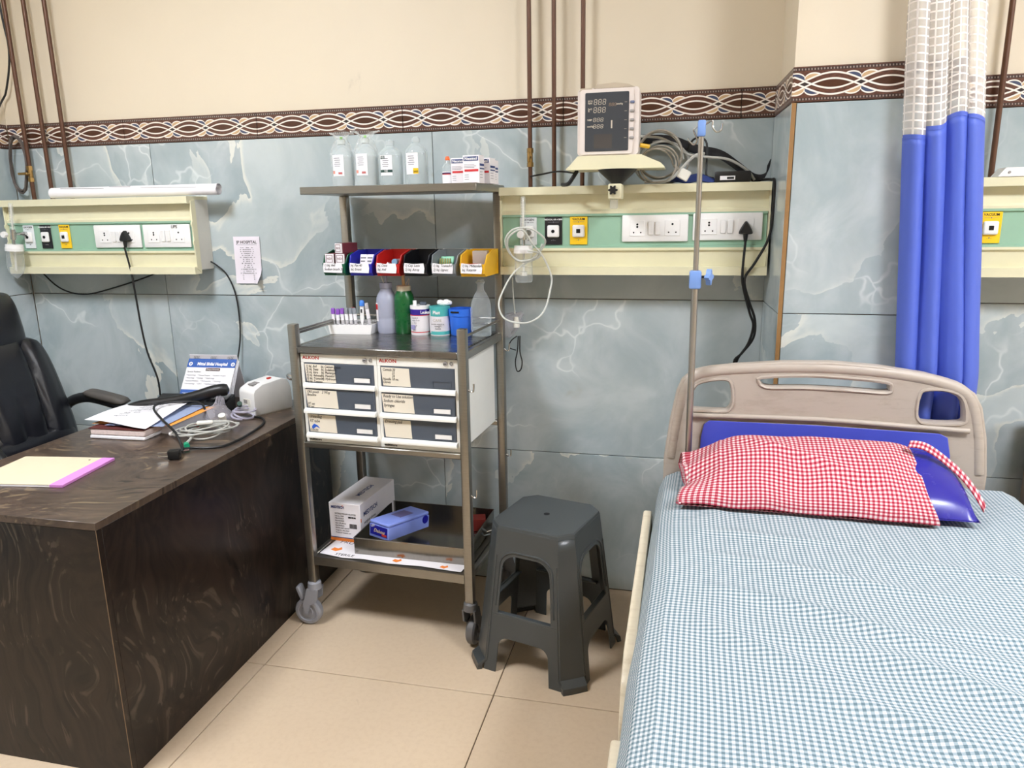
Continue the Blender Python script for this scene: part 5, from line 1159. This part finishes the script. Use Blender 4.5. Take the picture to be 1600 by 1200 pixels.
for k in range(4):
    a = k*PI/2
    e = lambda z: sw(z)-sc(z)
    legw = 0.030
    outer = [(-e(0.0)-0.004, 0.0), (-e(0.0)+legw+0.014, 0.0)]
    # lower arch
    lo = arch(lambda z: -e(z)+legw+0.012, lambda z: e(z)-legw-0.012, 0.0, 0.125, 0.035)
    lo = [lo[0]] + list(reversed(lo[2:])) + [lo[1]]
    outer = [(-e(0)-0.0, 0.0)] + lo + [(e(0), 0.0), (e(SH-0.012), SH-0.012), (-e(SH-0.012), SH-0.012)]
    hole = arch(lambda z: -e(z)+legw, lambda z: e(z)-legw, 0.205, 0.405, 0.05)
    tl = math.atan2(SB-ST, SH); sl = 1/math.cos(tl)
    pol = [[(x, z*sl) for x, z in outer], [(x, z*sl) for x, z in hole]]
    rotm = Matrix.Rotation(a, 4, 'Z') @ Matrix.Translation((0, -SB+0.002, 0)) @ Matrix.Rotation(PI/2-tl, 4, 'X')
    o = curve2d('side_frame', pol, 'stool_grey', t, 0.005, 0.0008)
    o.matrix_local = rotm
    rim = MB(); hh = [(x, z*sl, 0.003) for x, z in arch(lambda z: -e(z)+legw-0.010, lambda z: e(z)-legw+0.010, 0.23, 0.418, 0.055)]
    hh = hh[1:]+[hh[0]]
    rim.tube(hh, 0.0035, 6); ro = rim.build('opening_rim', 'stool_grey', t); ro.matrix_local = rotm
    st_ = MB(); st_.bx(-e(0.16)+0.01, e(0.16)-0.01, -sw(0.20)-0.001, -sw(0.20)+0.022, 0.196, 0.203, 0.002); so = st_.build('stretcher', 'stool_grey', t); so.matrix_local = Matrix.Rotation(a, 4, 'Z')
    # corner leg: chamfer face folded from two strips, with flared foot
    lg = MB()
    rows = []
    for z, fl in ((0.0, 0.016), (0.020, 0.015), (0.036, 0.0), (0.12, 0.0), (0.30, 0.0), (SH-0.05, 0.0), (SH-0.012, 0.0)):
        w_, c_ = sw(z)+fl, sc(z)
        q = [(w_-c_-0.012, -w_+fl*0.6), (w_-c_, -w_), (w_-c_*0.5, -w_+c_*0.5-0.002), (w_, -w_+c_), (w_-fl*0.6, -w_+c_+0.012)]
        rows.append([lg.bm.verts.new((x, y, z)) for x, y in q])
    for r0, r1 in zip(rows, rows[1:]):
        for i in range(4): lg.bm.faces.new((r0[i], r0[i+1], r1[i+1], r1[i]))
    lg.thick = 0.004
    lo_ = lg.build('leg', 'stool_grey', t, smooth=20); lo_.matrix_local = Matrix.Rotation(a, 4, 'Z')
    for w2 in (0.0,):
        rb = MB(); rb.tube([(sw(0.04)-sc(0.04)-0.008, -sw(0.04)-0.0005, 0.04), (sw(SH-0.10)-sc(SH-0.1)-0.006, -sw(SH-0.1)-0.0005, SH-0.10)], 0.003, 6); r2 = rb.build('leg_rib', 'stool_grey', t); r2.matrix_local = Matrix.Rotation(a, 4, 'Z')
        rb = MB(); rb.tube([(sw(0.04)+0.0005, -sw(0.04)+sc(0.04)+0.008, 0.04), (sw(SH-0.10)+0.0005, -sw(SH-0.1)+sc(SH-0.1)+0.006, SH-0.10)], 0.003, 6); r2 = rb.build('leg_rib', 'stool_grey', t); r2.matrix_local = Matrix.Rotation(a, 4, 'Z')
# ---------------------------------------------------------------- hospital bed
BY = 2.222                              # front face of the headboard
bed_ = thing('hospital_bed', 'hospital bed with beige moulded headboard in the right foreground', 'bed', (0.42, 1.2, 0))
OX = 0.42
outer = [(-0.035, 0.45), (-0.035, 0.722), (-0.033, 0.741), (-0.021, 0.843), (-0.004, 0.935), (0.010, 0.970), (0.036, 0.996), (0.087, 1.010), (0.16, 1.020), (0.293, 1.032), (0.423, 1.036), (0.551, 1.028), (0.676, 1.010), (0.762, 0.986), (0.802, 0.959), (0.824, 0.92), (0.845, 0.83), (0.857, 0.724), (0.858, 0.45)]
hl = smooth2([(0.031, 0.916), (0.041, 0.951), (0.065, 0.970), (0.127, 0.981), (0.151, 0.966), (0.158, 0.911), (0.146, 0.885), (0.124, 0.880), (0.040, 0.880), (0.030, 0.888)], 3)
hm = smooth2([(0.229, 0.973), (0.235, 0.989), (0.361, 0.998), (0.490, 0.994), (0.577, 0.986), (0.589, 0.971), (0.580, 0.955), (0.493, 0.958), (0.363, 0.961), (0.264, 0.958), (0.238, 0.963)], 3)
hr = smooth2([(0.664, 0.951), (0.677, 0.968), (0.722, 0.971), (0.761, 0.961), (0.781, 0.938), (0.790, 0.897), (0.780, 0.873), (0.690, 0.870), (0.668, 0.881), (0.661, 0.905)], 3)
S_ = lambda p: [(x-OX, z) for x, z in p]
hb = curve2d('headboard', [S_(outer), S_(hl), S_(hm), S_(hr)], 'beige_bed_plastic', bed_, 0.036, 0.006, (0, BY+0.030-1.2, 0))
up = [Vector((x-OX, BY+0.026-1.2, z)) for x, z in outer[1:-1]]
def inset(p, d):
    c = Vector((0.0, p.y, 0.80)); v = (c-p); v.y = 0; return p + v.normalized()*d
MB().tube([inset(p, 0.016) for p in up], lambda u: 0.019, 12, 4).build('headboard_rim', 'beige_bed_plastic', bed_, smooth=60)
MB().tube([(0.035-OX, BY+0.006-1.2, 0.866), (0.2-OX, BY+0.006-1.2, 0.868), (0.42-OX, BY+0.006-1.2, 0.869), (0.62-OX, BY+0.006-1.2, 0.862), (0.80-OX, BY+0.006-1.2, 0.855)], 0.008, 8, 4).build('headboard_ridge', 'beige_bed_plastic', bed_, smooth=60)
for pts_, nm in ((hl, 'opening_lip'), (hm, 'opening_lip'), (hr, 'opening_lip')):
    MB().tube([(x-OX, BY+0.013-1.2, z) for x, z in pts_], 0.0055, 6, 0, True).build(nm, 'beige_bed_plastic', bed_, smooth=60)
bl = [(0.062, 0.60), (0.070, 0.80), (0.077, 0.838), (0.092, 0.850), (0.40, 0.850), (0.725, 0.842), (0.746, 0.831), (0.757, 0.78), (0.772, 0.60)]
curve2d('blue_inset_panel', [S_(bl)], 'blue_inset', bed_, 0.010, 0.002, (0, BY+0.010-1.2, 0))
MB().tube([(x-OX, BY+0.009-1.2, z) for x, z in bl], 0.0035, 6).build('inset_border', mat('inset_edge', (148, 136, 122), 0.5), bed_)
fm = MB(); fm.bx(-0.455, 0.455, -0.98, 1.0, 0.40, 0.46, 0.01); fm.build('bed_frame', 'cream_rail_plastic', bed_)
MB().bx(-0.44, 0.44, -0.97, 0.99, 0.462, 0.52, 0.006).build('mattress_deck', 'cream_rail_plastic', bed_)
for sx in (-1, 1):
    for yy_ in (-0.85, 0.85):
        lg = MB().bx(sx*0.38-0.025, sx*0.38+0.025, yy_-0.025, yy_+0.025, 0.12, 0.40, 0.004).build('bed_leg', 'cream_rail_plastic', bed_)
        MB().cyl((sx*0.38, yy_, 0.062), 0.06, 0.03, 18, (0, PI/2, 0)).build('castor', 'caster_dark', lg)
    for y0, y1, nm in ((0.02, 0.93, 1), (-0.90, -0.115, 2)):
        x0, x1 = (-0.510, -0.486) if sx < 0 else (0.508, 0.532)
        zt = 0.628
        pg_ = [(y0, 0.36), (y0, zt-0.10), (y0+0.03, zt-0.03), (y0+0.10, zt), (y1-0.10, zt), (y1-0.03, zt-0.03), (y1, zt-0.10), (y1, 0.36)]
        if nm == 2: pg_ = [(y0, 0.36), (y0, zt-0.02), (y0+0.03, zt), (y1-0.03, zt), (y1, zt-0.03), (y1, 0.36)]
        mb = MB(); mb.prism([(a, b) for a, b in pg_], x0, x1, 'yz'); bmesh.ops.bevel(mb.bm, geom=mb.bm.edges[:], offset=0.006, segments=2, affect='EDGES', profile=0.5)
        mb.build('side_guard', 'cream_rail_plastic', bed_)
MX0, MX1 = -0.028, 0.905
mt = MB().bx(MX0+0.012, MX1-0.012, 0.25, 2.178, 0.522, 0.700, 0.03, 3).build('mattress', mat('mattress_cover', (60, 70, 150), 0.5)); tag(mt, 'hospital mattress hidden under the blue checked sheet', 'mattress')
# bed sheet
def wrinkle(x, y):
    z = 0.0
    for (x0, y0, dx, dy, amp, wd, ln) in ((0.35, 1.35, 0.95, -0.30, 0.012, 0.022, 0.30), (0.55, 1.15, 0.92, -0.38, 0.014, 0.026, 0.36), (0.30, 1.55, 0.98, -0.15, 0.009, 0.020, 0.26), (0.75, 1.30, 0.98, -0.18, 0.011, 0.022, 0.28), (0.15, 1.25, 0.90, -0.42, 0.008, 0.02, 0.22), (0.65, 0.95, 0.90, -0.42, 0.012, 0.03, 0.35), (0.2, 1.72, 0.99, 0.1, 0.006, 0.018, 0.2), (0.7, 1.6, 0.99, -0.1, 0.007, 0.02, 0.25), (0.05, 1.75, 0.3, 0.95, 0.007, 0.03, 0.2), (0.45, 1.02, 0.9, -0.4, 0.008, 0.02, 0.25)):
        a = (x-x0)*dx + (y-y0)*dy; b_ = -(x-x0)*dy + (y-y0)*dx
        b_ += 0.02*math.sin(a*9)
        z += amp*math.exp(-(b_/wd)**2)*math.exp(-(a/ln)**2)
    z += 0.004*noise.noise((x*4, y*4, 0.3)) + 0.0022*noise.noise((x*13, y*9, 1.7))
    return z
PX = [(MX0-0.034, 0.545), (MX0-0.030, 0.60), (MX0-0.020, 0.655), (MX0-0.004, 0.692), (MX0+0.030, 0.708)]
def sheet_fn(u, v):
    # u across (path), v along y
    y = 0.24 + v*1.945
    if u < 0.12:
        k = u/0.12*4; i = min(int(k), 3); f = k-i; x = PX[i][0]*(1-f)+PX[i+1][0]*f; z = PX[i][1]*(1-f)+PX[i+1][1]*f
        x += 0.006*noise.noise((0, y*5, u*9))*(1-u/0.12)
    elif u > 0.88:
        k = (1-u)/0.12*4; i = min(int(k), 3); f = k-i; x = MX0+MX1-(PX[i][0]*(1-f)+PX[i+1][0]*f); z = PX[i][1]*(1-f)+PX[i+1][1]*f
    else:
        f = (u-0.12)/0.76; x = MX0+0.03 + f*(MX1-MX0-0.06); z = 0.708
        edge = min(1, min(f, 1-f)*8); z += 0.006*math.sin(PI*f) + wrinkle(x, y)*edge + 0.001
    x -= 0.020*(2.2-y)*(1-u)
    if v > 0.985: z -= (v-0.985)/0.015*0.03
    return (x, y, z)
def sheet_uv(u, v):
    if u < 0.12: s_ = u/0.12*0.19
    elif u > 0.88: s_ = 0.19+0.89+(u-0.88)/0.12*0.19
    else: s_ = 0.19+(u-0.12)/0.76*0.89
    y = 0.24+v*1.945
    x = s_-0.2
    return (s_ + 0.010*noise.noise((x*3, y*3, 5.0)) + 0.06*(v-0.5)*0.1, y + 0.012*noise.noise((x*2.5, y*2.5, 9.0)))
mb = MB(); mb.grid(sheet_fn, 150, 190, sheet_uv)
sh = mb.build('bed_sheet', 'blue_gingham_sheet', None, smooth=179); tag(sh, 'blue and white checked sheet over the hospital mattress', 'bed sheet')
# pillow
t = thing('pillow', 'red gingham cased pillow with blue vinyl end, against the headboard', 'pillow', (0.365, 2.005, 0.722), -0.035)
def pil(w, d, hgt, x0, grow, ends=True):
    def top(u, v, side):
        a, b_ = u*2-1, v*2-1
        fa = max(0.0, 1-abs(a)**9)**0.5 if ends else 1.0
        prof = (max(0.0, 1-abs(b_)**2.6))**0.5*(0.72+0.28*b_)
        zz = (hgt+grow)*fa*prof
        if side < 0: zz = 0.004*fa
        return (x0 + a*w/2*(1-0.03*b_*b_*0), b_*d/2*(1-0.08*abs(a)**4+0.05*abs(a)**12), 0.012 + zz)
    return top
core = MB(); ft = pil(0.60, 0.300, 0.138, 0.055, 0.0)
for sd in (1, -1): core.grid(lambda u, v, sd=sd: ft(u, v, sd), 40, 18)
bmesh.ops.remove_doubles(core.bm, verts=core.bm.verts[:], dist=0.0006); core.build('vinyl_pillow', 'pillow_blue_vinyl', t, smooth=179)
# pillowcase: sleeve open at both ends
CW0, CW1 = -0.345, 0.262
def case_fn(u, v):
    x = CW0 + (CW1-CW0)*u
    th = 2*PI*v
    uu = min(max((x-0.025)/0.33, -1), 1); fa = max(0.05, 1-abs(uu)**5)**0.5
    if x < -0.25: fa = max(fa, 0.80 - 0.5*(-0.25-x)/0.095)
    d_ = 0.325; H_ = 0.164*fa
    b_ = -math.cos(th); s_ = math.sin(th)
    if th <= PI: zz = 0.006 + H_*(max(0.0, s_))**0.75*(0.72+0.28*b_) + 0.0
    else: zz = 0.003 + 0.002*s_
    fl = max(0.0, (-0.24-x)/0.10)
    y = b_*d_/2*(1+0.02*fl)
    wr = 0.006*noise.noise((x*11+1.0, y*16, zz*9)) + 0.010*fl*math.sin(y*50+2)
    # diagonal pull folds
    wr += 0.005*math.exp(-((y+0.05+0.45*(x-0.02))/0.02)**2)*math.exp(-((x-0.02)/0.12)**2) + 0.005*math.exp(-((y-0.02+0.5*(x+0.12))/0.016)**2)*math.exp(-((x+0.12)/0.10)**2)
    xx = x + 0.008*noise.noise((y*9, zz*9, 2.0))*(1 if u in (0, 1) else 0) + (0.022*b_*(-1) if u < 0.02 else 0.0) - 0.035*max(0.0, u-0.8)/0.2*s_*(1 if th < PI else 0)*0.7
    if fl > 0 and b_ < -0.4: xx -= 0.05*fl*(-b_-0.4); 
    return (xx, y, max(0.002, zz + (wr if th < PI else 0)))
def case_uv(u, v):
    return ((CW1-CW0)*u + 0.004*noise.noise((u*4, v*8, 3.0)), v*0.80 + 0.012*noise.noise((u*5, v*5, 8.0)))
mb = MB(); mb.grid(case_fn, 90, 110, case_uv); mb.build('pillowcase', 'red_gingham_case', t, smooth=179)
ts = MB(); ts.grid(lambda u, v: (0.222+0.165*u+0.008*(v-0.5), 0.020-0.085*u*u + (v-0.5)*0.016, 0.150-0.010*u-0.122*u**2.4 + 0.003*math.sin(u*9) + (v-0.5)*0.014), 24, 3, lambda u, v: (u*0.2, v*0.02))
ts.thick = 0.002; ts.build('tie_strap', 'red_gingham_case', t, smooth=60)
# ---------------------------------------------------------------- IV pole at the head of the bed
t = thing('iv_pole', 'steel IV pole with blue clamp standing at the head of the bed', 'iv pole', (0.032, 2.202, 0))
MB().tube([(0, 0, 0.46), (0, 0, 1.27)], 0.0098, 14).build('lower_tube', 'pole_steel', t); MB().tube([(0, 0, 1.27), (0.001, 0, 1.69)], 0.0075, 14).build('upper_tube', 'pole_steel', t)
MB().box((0, 0, 1.279), (0.034, 0.036, 0.052), 0.006, None, 2).build('clamp', 'clamp_blue', t)
kn = MB().tube([(0.015, -0.004, 1.287), (0.034, -0.008, 1.287)], 0.004, 8).build('clamp_screw', 'black_plastic', t)
st_ = MB(); 
pr_ = []
for i in range(20): a = 2*PI*i/20; r = 0.017 + 0.006*math.cos(a*4); pr_.append((r*math.cos(a), r*math.sin(a)))
st_.prism(pr_, -0.007, 0.007, 'yz'); ko = st_.build('clamp_knob', 'clamp_blue', t, (0.038, -0.009, 1.287), (0, 0, -0.35))
MB().box((0.001, 0, 1.694), (0.022, 0.024, 0.044), 0.005, None, 2).build('top_cap', 'clamp_blue', t)
MB().tube([(-0.006, 0, 1.700), (-0.020, 0.002, 1.692), (-0.016, 0.004, 1.680), (-0.010, 0.004, 1.664), (-0.018, 0.004, 1.652), (-0.032, 0.004, 1.662), (-0.036, 0.004, 1.670)], 0.0024, 7, 4).build('hook', 'chrome', t)
MB().tube([(0.008, 0, 1.702), (0.024, 0.003, 1.712), (0.030, 0.004, 1.712), (0.030, 0.004, 1.698), (0.040, 0.004, 1.684), (0.053, 0.004, 1.688), (0.056, 0.004, 1.706)], 0.0024, 7, 4).build('hook', 'chrome', t)
# ---------------------------------------------------------------- curtain
t = thing('ward_curtain', 'gathered blue hospital curtain with white net top in front of the pillar', 'curtain', (0.70, 2.315, 0))
def cx(u, z):
    k = (2.0-z)
    l = 0.565 + 0.055*min(k, 1.0) ; r = 0.742 + 0.095*min(k, 1.0)
    if z > 2.0: l, r = 0.565-0.02*(z-2), 0.742+0.02*(z-2)
    if z < 1.0: l -= 0.04*(1.0-z)
    return l + (r-l)*u
def cyw(u, z):
    ph = 0.5*math.sin(z*2.1+u*5)
    a = 0.038*(0.75+0.25*math.sin(u*17+1.0))*(1.0 if u < 0.62 else 1.0)
    w_ = u + 0.05*math.sin(u*6.3)                  # last fold is wide
    return a*math.sin(2*PI*4.3*w_ + 0.7 + ph*0.6) + 0.006*math.sin(2*PI*9*u+z*3)*(1-u) + 0.006*noise.noise((u*8, z*3, 0))
def cur(z0f, z1f):
    def fn(u, v):
        z0, z1 = z0f(u), z1f(u); z = z0+(z1-z0)*v
        return (cx(u, z)-0.70 + 0.017*math.sin(2*PI*4.3*(u+0.05*math.sin(u*6.3))+2.2), cyw(u, z), z)
    return fn
hem = lambda u: 1.675 - 0.02*math.cos(u*5) + 0.022*u + 0.006*math.sin(u*31)
fab = MB(); fab.grid(cur(lambda u: 0.56, hem), 150, 50); fab.thick = 0.0012; fab.build('fabric_panel', 'curtain_blue', t, smooth=179)
net = MB(); net.grid(cur(hem, lambda u: 2.62), 150, 40, lambda u, v: (u*0.62, v*0.95)); net.build('net_panel', 'white_net_fabric', t, smooth=179)
sm = MB(); sm.grid(lambda u, v: cur(hem, lambda q: 2.62)(u, -0.006+0.012*v), 150, 1); bmesh.ops.translate(sm.bm, vec=(0, -0.001, 0), verts=sm.bm.verts[:]); sm.build('seam', 'curtain_blue', t, smooth=179)
tag(MB().tube([(-0.3, 2.315, 2.66), (0.65, 2.315, 2.66), (2.2, 2.315, 2.66)], 0.012, 10).build('curtain_rail', 'white_plastic'), 'white ceiling rail carrying the blue curtain', 'curtain rail')
rl = bpy.data.objects['curtain_rail']
for x in (0.0, 1.9): MB().bx(x-0.006, x+0.006, 2.309, 2.321, 2.66, CE).build('hanger', 'white_plastic', rl)
# ---------------------------------------------------------------- patient monitor on the middle panel
PT = 1.561                                # top of the middle panel
t = thing('monitor_bracket', 'cream tray bracket with black cone clamped to the middle panel', 'bracket', (-0.235, 2.52, PT))
mb = MB(); mb.prism([(-0.150, 0.050), (0.162, 0.050), (0.150, 0.062), (0.090, 0.088), (-0.112, 0.088), (-0.140, 0.058)], -0.065, 0.09); mb.build('tray', 'panel_cream', t)
MB().bx(-0.150, 0.162, -0.066, 0.10, 0.046, 0.0505).build('tray_lip', 'panel_cream', t)
MB().lathe([(0, 0.046), (0.064, 0.046), (0.060, 0.040), (0.022, 0.006), (0.018, -0.002), (0, -0.002)], (0.012, -0.02, 0), 24).build('cone', 'black_plastic', t)
MB().bx(-0.012, 0.030, -0.075, 0.02, -0.048, 0.0, 0.003).build('clamp_block', 'panel_cream', t)
MB().bx(-0.006, 0.018, -0.070, -0.048, -0.078, -0.046, 0.003).build('clamp_foot', 'clear_plastic', t)
st_ = MB(); pr_ = []
for i in range(30): a = 2*PI*i/30; r = 0.0125 + 0.0035*math.cos(a*6); pr_.append((r*math.cos(a), r*math.sin(a)))
st_.prism(pr_, -0.010, 0.0, 'xz'); st_.build('clamp_knob', 'black_plastic', t, (0.004, -0.078, -0.020))
MB().tube([(-0.12, -0.02, 0.045), (-0.135, -0.03, 0.02), (-0.15, -0.02, 0.004), (-0.175, 0.02, 0.004)], 0.007, 8, 4).build('strap', 'black_plastic', t)
t = thing('patient_monitor', 'white patient monitor with dark digit screen on the bracket tray', 'monitor', (-0.255, 2.535, PT+0.0885), 0.0)
t.rotation_euler = (-0.03, 0, 0.0)
mb = MB(); mb.prism(rrect(-0.098, 0.098, 0.0, 0.207, 0.012), -0.045, 0.055); mb.build('shell', 'monitor_shell', t, smooth=30)
mb = MB(); mb.prism(rrect(-0.090, 0.080, 0.004, 0.203, 0.010), -0.050, -0.045); mb.build('front_bezel', 'monitor_shell', t, smooth=30)
MB().prism(rrect(-0.073, 0.066, 0.013, 0.193, 0.004), -0.0515, -0.0500).build('screen', 'monitor_screen', t)
hd = MB(); hd.prism([(-0.048, 0.205), (-0.036, 0.218), (0.02, 0.222), (0.062, 0.216), (0.084, 0.205)], -0.045, 0.03); hd.build('carry_handle', 'monitor_handle', t)
MB().prism([(-0.094, 0.199), (-0.088, 0.208), (-0.055, 0.208), (-0.046, 0.199)], -0.046, -0.02).build('alarm_lamp', 'monitor_handle', t)
SEG = {'a': (0, 1, 'h'), 'g': (0, 0, 'h'), 'd': (0, -1, 'h'), 'f': (-1, 0.5, 'v'), 'b': (1, 0.5, 'v'), 'e': (-1, -0.5, 'v'), 'c': (1, -0.5, 'v')}
def digits(x, z, w, h, n, m, nm='seven_segment_digit', gap=1.65):
    for k in range(n):
        mb = MB(); q = x + k*w*gap
        for s_ in SEG.values():
            px, pz = q + s_[0]*w/2 + (s_[1]*0.0008), z + s_[1]*h/2
            if s_[2] == 'h': mb.box((px, -0.0518, pz), (w*0.8, 0.0005, h*0.10))
            else: mb.box((px, -0.0518, pz), (w*0.20, 0.0005, h*0.40))
        mb.build(nm, m, t, stuff=True)
digits(-0.040, 0.164, 0.0085, 0.0155, 3, 'digit_cream'); digits(-0.041, 0.140, 0.0085, 0.0155, 3, 'digit_cream')
digits(0.006, 0.155, 0.0052, 0.0085, 3, mat('digit_tan', (150, 128, 104), 0.5, var=0)); digits(-0.042, 0.110, 0.0070, 0.0110, 3, 'digit_cream'); digits(-0.042, 0.090, 0.0070, 0.0110, 3, 'digit_cream')
for (s_, x, z) in (('ECG', -0.064, 0.167), ('bpm', -0.064, 0.161), ('SpO', -0.064, 0.143), ('%', -0.064, 0.137), ('NIBP', -0.066, 0.110), ('mmHg', -0.066, 0.090), ('mmHg', 0.026, 0.156)): text(s_, 0.0075, 'digit_cream', t, (x, -0.0519, z), bold=0.0002)
MB().bx(0.010, 0.0145, -0.0519, -0.0515, 0.083, 0.107).build('bar_graph', 'digit_cream', t); MB().bx(-0.044, 0.014, -0.0517, -0.0515, 0.022, 0.066).build('printed_panel', mat('panel_taupe', (72, 68, 66), 0.4), t)
for k in range(5):
    MB().box((0.0765, -0.050, 0.160-k*0.027), (0.014, 0.010, 0.0085), 0.003, None, 2).build('button', 'button_blue' if k == 0 else 'button_grey', t)
    MB().bx(0.052, 0.060, -0.0519, -0.0515, 0.1605-k*0.027, 0.1613-k*0.027).build('button_mark', 'digit_cream', t)
# ---------------------------------------------------------------- cables and adapter on the middle panel
PZ = PT+0.004
def coil(cxx, cyy, czz, rx, rz_, n, turns, seed, ty=0.02):
    rnd = random.Random(seed); pts = []
    for i in range(int(n*turns)):
        a = 2*PI*i/n; k = 1+0.16*math.sin(i*0.41+seed)
        pts.append((cxx+rx*k*math.cos(a)+0.02*i/(n*turns), cyy+ty*math.sin(i*0.7+seed), max(PZ+0.002, czz+rz_*k*math.sin(a))))
    return pts
t = thing('monitor_cables', 'tangled grey monitor cables heaped right of the patient monitor', 'cables', (0, 0, 0))
MB().tube(coil(-0.105, 2.60, 1.645, 0.072, 0.075, 14, 3.2, 1.0), 0.0032, 7, 3).build('cable_loop', 'cable_taupe', t)
MB().tube(coil(-0.115, 2.57, 1.620, 0.060, 0.056, 14, 2.6, 2.3), 0.0030, 7, 3).build('cable_loop', 'cable_taupe', t)
MB().tube(coil(-0.09, 2.635, 1.640, 0.085, 0.070, 14, 1.9, 4.1), 0.0036, 7, 3).build('cable_loop', 'cable_grey', t)
MB().tube([(-0.17, 2.58, 1.715), (-0.10, 2.62, 1.712), (-0.05, 2.63, 1.69), (0.0, 2.63, 1.655), (0.06, 2.62, 1.645), (0.13, 2.62, 1.635), (0.19, 2.63, 1.60), (0.215, 2.63, 1.568)], 0.0045, 8, 5).build('sensor_cable', 'cable_grey', t)
MB().tube([(-0.14, 2.58, PZ+0.004), (-0.06, 2.575, PZ+0.008), (-0.02, 2.57, 1.61), (0.02, 2.58, 1.648), (0.05, 2.60, 1.655)], 0.0048, 8, 5).build('sensor_cable', 'cable_grey', t)
MB().tube([(-0.155, 2.53, 1.683), (-0.125, 2.54, 1.678)], 0.007, 10).build('yellow_plug', mat('plug_yellow', (238, 190, 50), 0.4), t)
MB().tube([(-0.175, 2.53, 1.685), (-0.155, 2.53, 1.683)], 0.0085, 10).build('plug_sleeve', 'cable_grey', t)
MB().box((-0.012, 2.575, PZ+0.024), (0.038, 0.018, 0.034), 0.003, (0, 0.5, 0)).build('sensor_block', 'offwhite_plastic', t)
MB().tube([(-0.02, 2.575, PZ+0.03), (-0.045, 2.575, PZ+0.055)], 0.006, 8).build('sensor_boot', 'cable_taupe', t)
t = thing('cuff_strap', 'black blood pressure cuff strap draped towards the pillar', 'strap', (0, 0, 0))
PS = [(-0.16, 2.645, 1.71), (-0.06, 2.665, 1.705), (0.02, 2.665, 1.675), (0.10, 2.66, 1.655), (0.16, 2.655, 1.615), (0.205, 2.65, 1.580), (0.235, 2.65, 1.574), (0.256, 2.655, 1.59), (0.262, 2.66, 1.625)]
ps = spline([Vector(p) for p in PS], 6)
sb = MB(); sb.grid(lambda u, v: tuple(ps[min(int(u*(len(ps)-1)+0.5), len(ps)-1)] + Vector((0.010*(v-0.5), 0.012*(v-0.5), 0.030*(v-0.5)*(1-0.3*u)))), len(ps)-1, 2); sb.thick = 0.003; sb.build('strap', mat('webbing_black', (22, 22, 26), 0.8), t)
MB().tube([(0.0, 2.655, 1.665), (0.01, 2.65, 1.70), (0.035, 2.65, 1.71), (0.058, 2.645, 1.69), (0.06, 2.64, 1.62), (0.062, 2.63, 1.585), (0.085, 2.625, 1.577)], 0.0035, 7, 5).build('adapter_lead', 'black_rubber', t)
t = thing('power_adapter', 'black power adapter with white sticker lying on the middle panel', 'adapter', (0.145, 2.62, PZ-0.003), -0.05)
MB().box((0, 0, 0.018), (0.115, 0.05, 0.034), 0.004, None, 2).build('case', 'black_plastic', t); MB().box((-0.016, -0.0255, 0.014), (0.048, 0.001, 0.013)).build('sticker', 'paper', t); MB().bx(-0.018, 0.004, -0.0265, -0.026, 0.010, 0.017).build('sticker_code', 'ink', t)
t = thing('cuff_bag', 'dark blue folded cuff fabric under the grey cables', 'cuff', (0.01, 2.63, PZ-0.003), 0.0)
MB().grid(lambda u, v: (-0.07+0.16*u, -0.03+0.06*v, 0.004 + 0.026*math.sin(PI*v)*math.sin(PI*u)**0.5 + 0.003*math.sin(u*13)), 16, 8).build('cloth', mat('cuff_navy', (40, 58, 118), 0.8), t)
tag(MB().tube([(-0.55, W-0.036, 1.60), (-0.50, W-0.07, 1.605), (-0.44, W-0.09, 1.612), (-0.38, W-0.11, 1.605)], 0.003, 6, 5).build('monitor_lead', 'black_rubber'), 'thin black lead between the valved pipe and the bracket', 'cable')
# device on the right panel, and the small cabinet beyond the bed
t = thing('wall_box', 'flat white metal box lying on top of the right service panel', 'box', (1.04, 2.60, 1.559)); MB().prism([(-0.13, 0), (0.13, 0), (0.13, 0.026), (-0.11, 0.026)], -0.03, 0.03).build('case', 'white_plastic', t); MB().cyl((-0.10, -0.031, 0.012), 0.004, 0.002, 8, (PI/2, 0, 0)).build('screw_head', 'button_grey', t)
t = thing('bedside_locker', 'brown wooden bedside locker edge beyond the bed on the right', 'locker', (1.30, 2.44, 0))
wd = mat('locker_wood', (124, 104, 88), 0.5, var=0.2, scale=12)
MB().bx(-0.18, 0.20, -0.20, 0.20, 0.80, 0.825, 0.002).build('top', wd, t)
for sx in (-0.18, 0.17): MB().bx(sx, sx+0.03, -0.19, 0.19, 0.0, 0.80, 0.002).build('side', wd, t)
MB().bx(-0.15, 0.17, 0.16, 0.18, 0.05, 0.80).build('back', wd, t); MB().bx(-0.15, 0.17, -0.19, 0.16, 0.40, 0.42).build('shelf', wd, t)
MB().bx(-0.15, 0.17, -0.195, -0.18, 0.06, 0.39).build('door', wd, t)
flush()
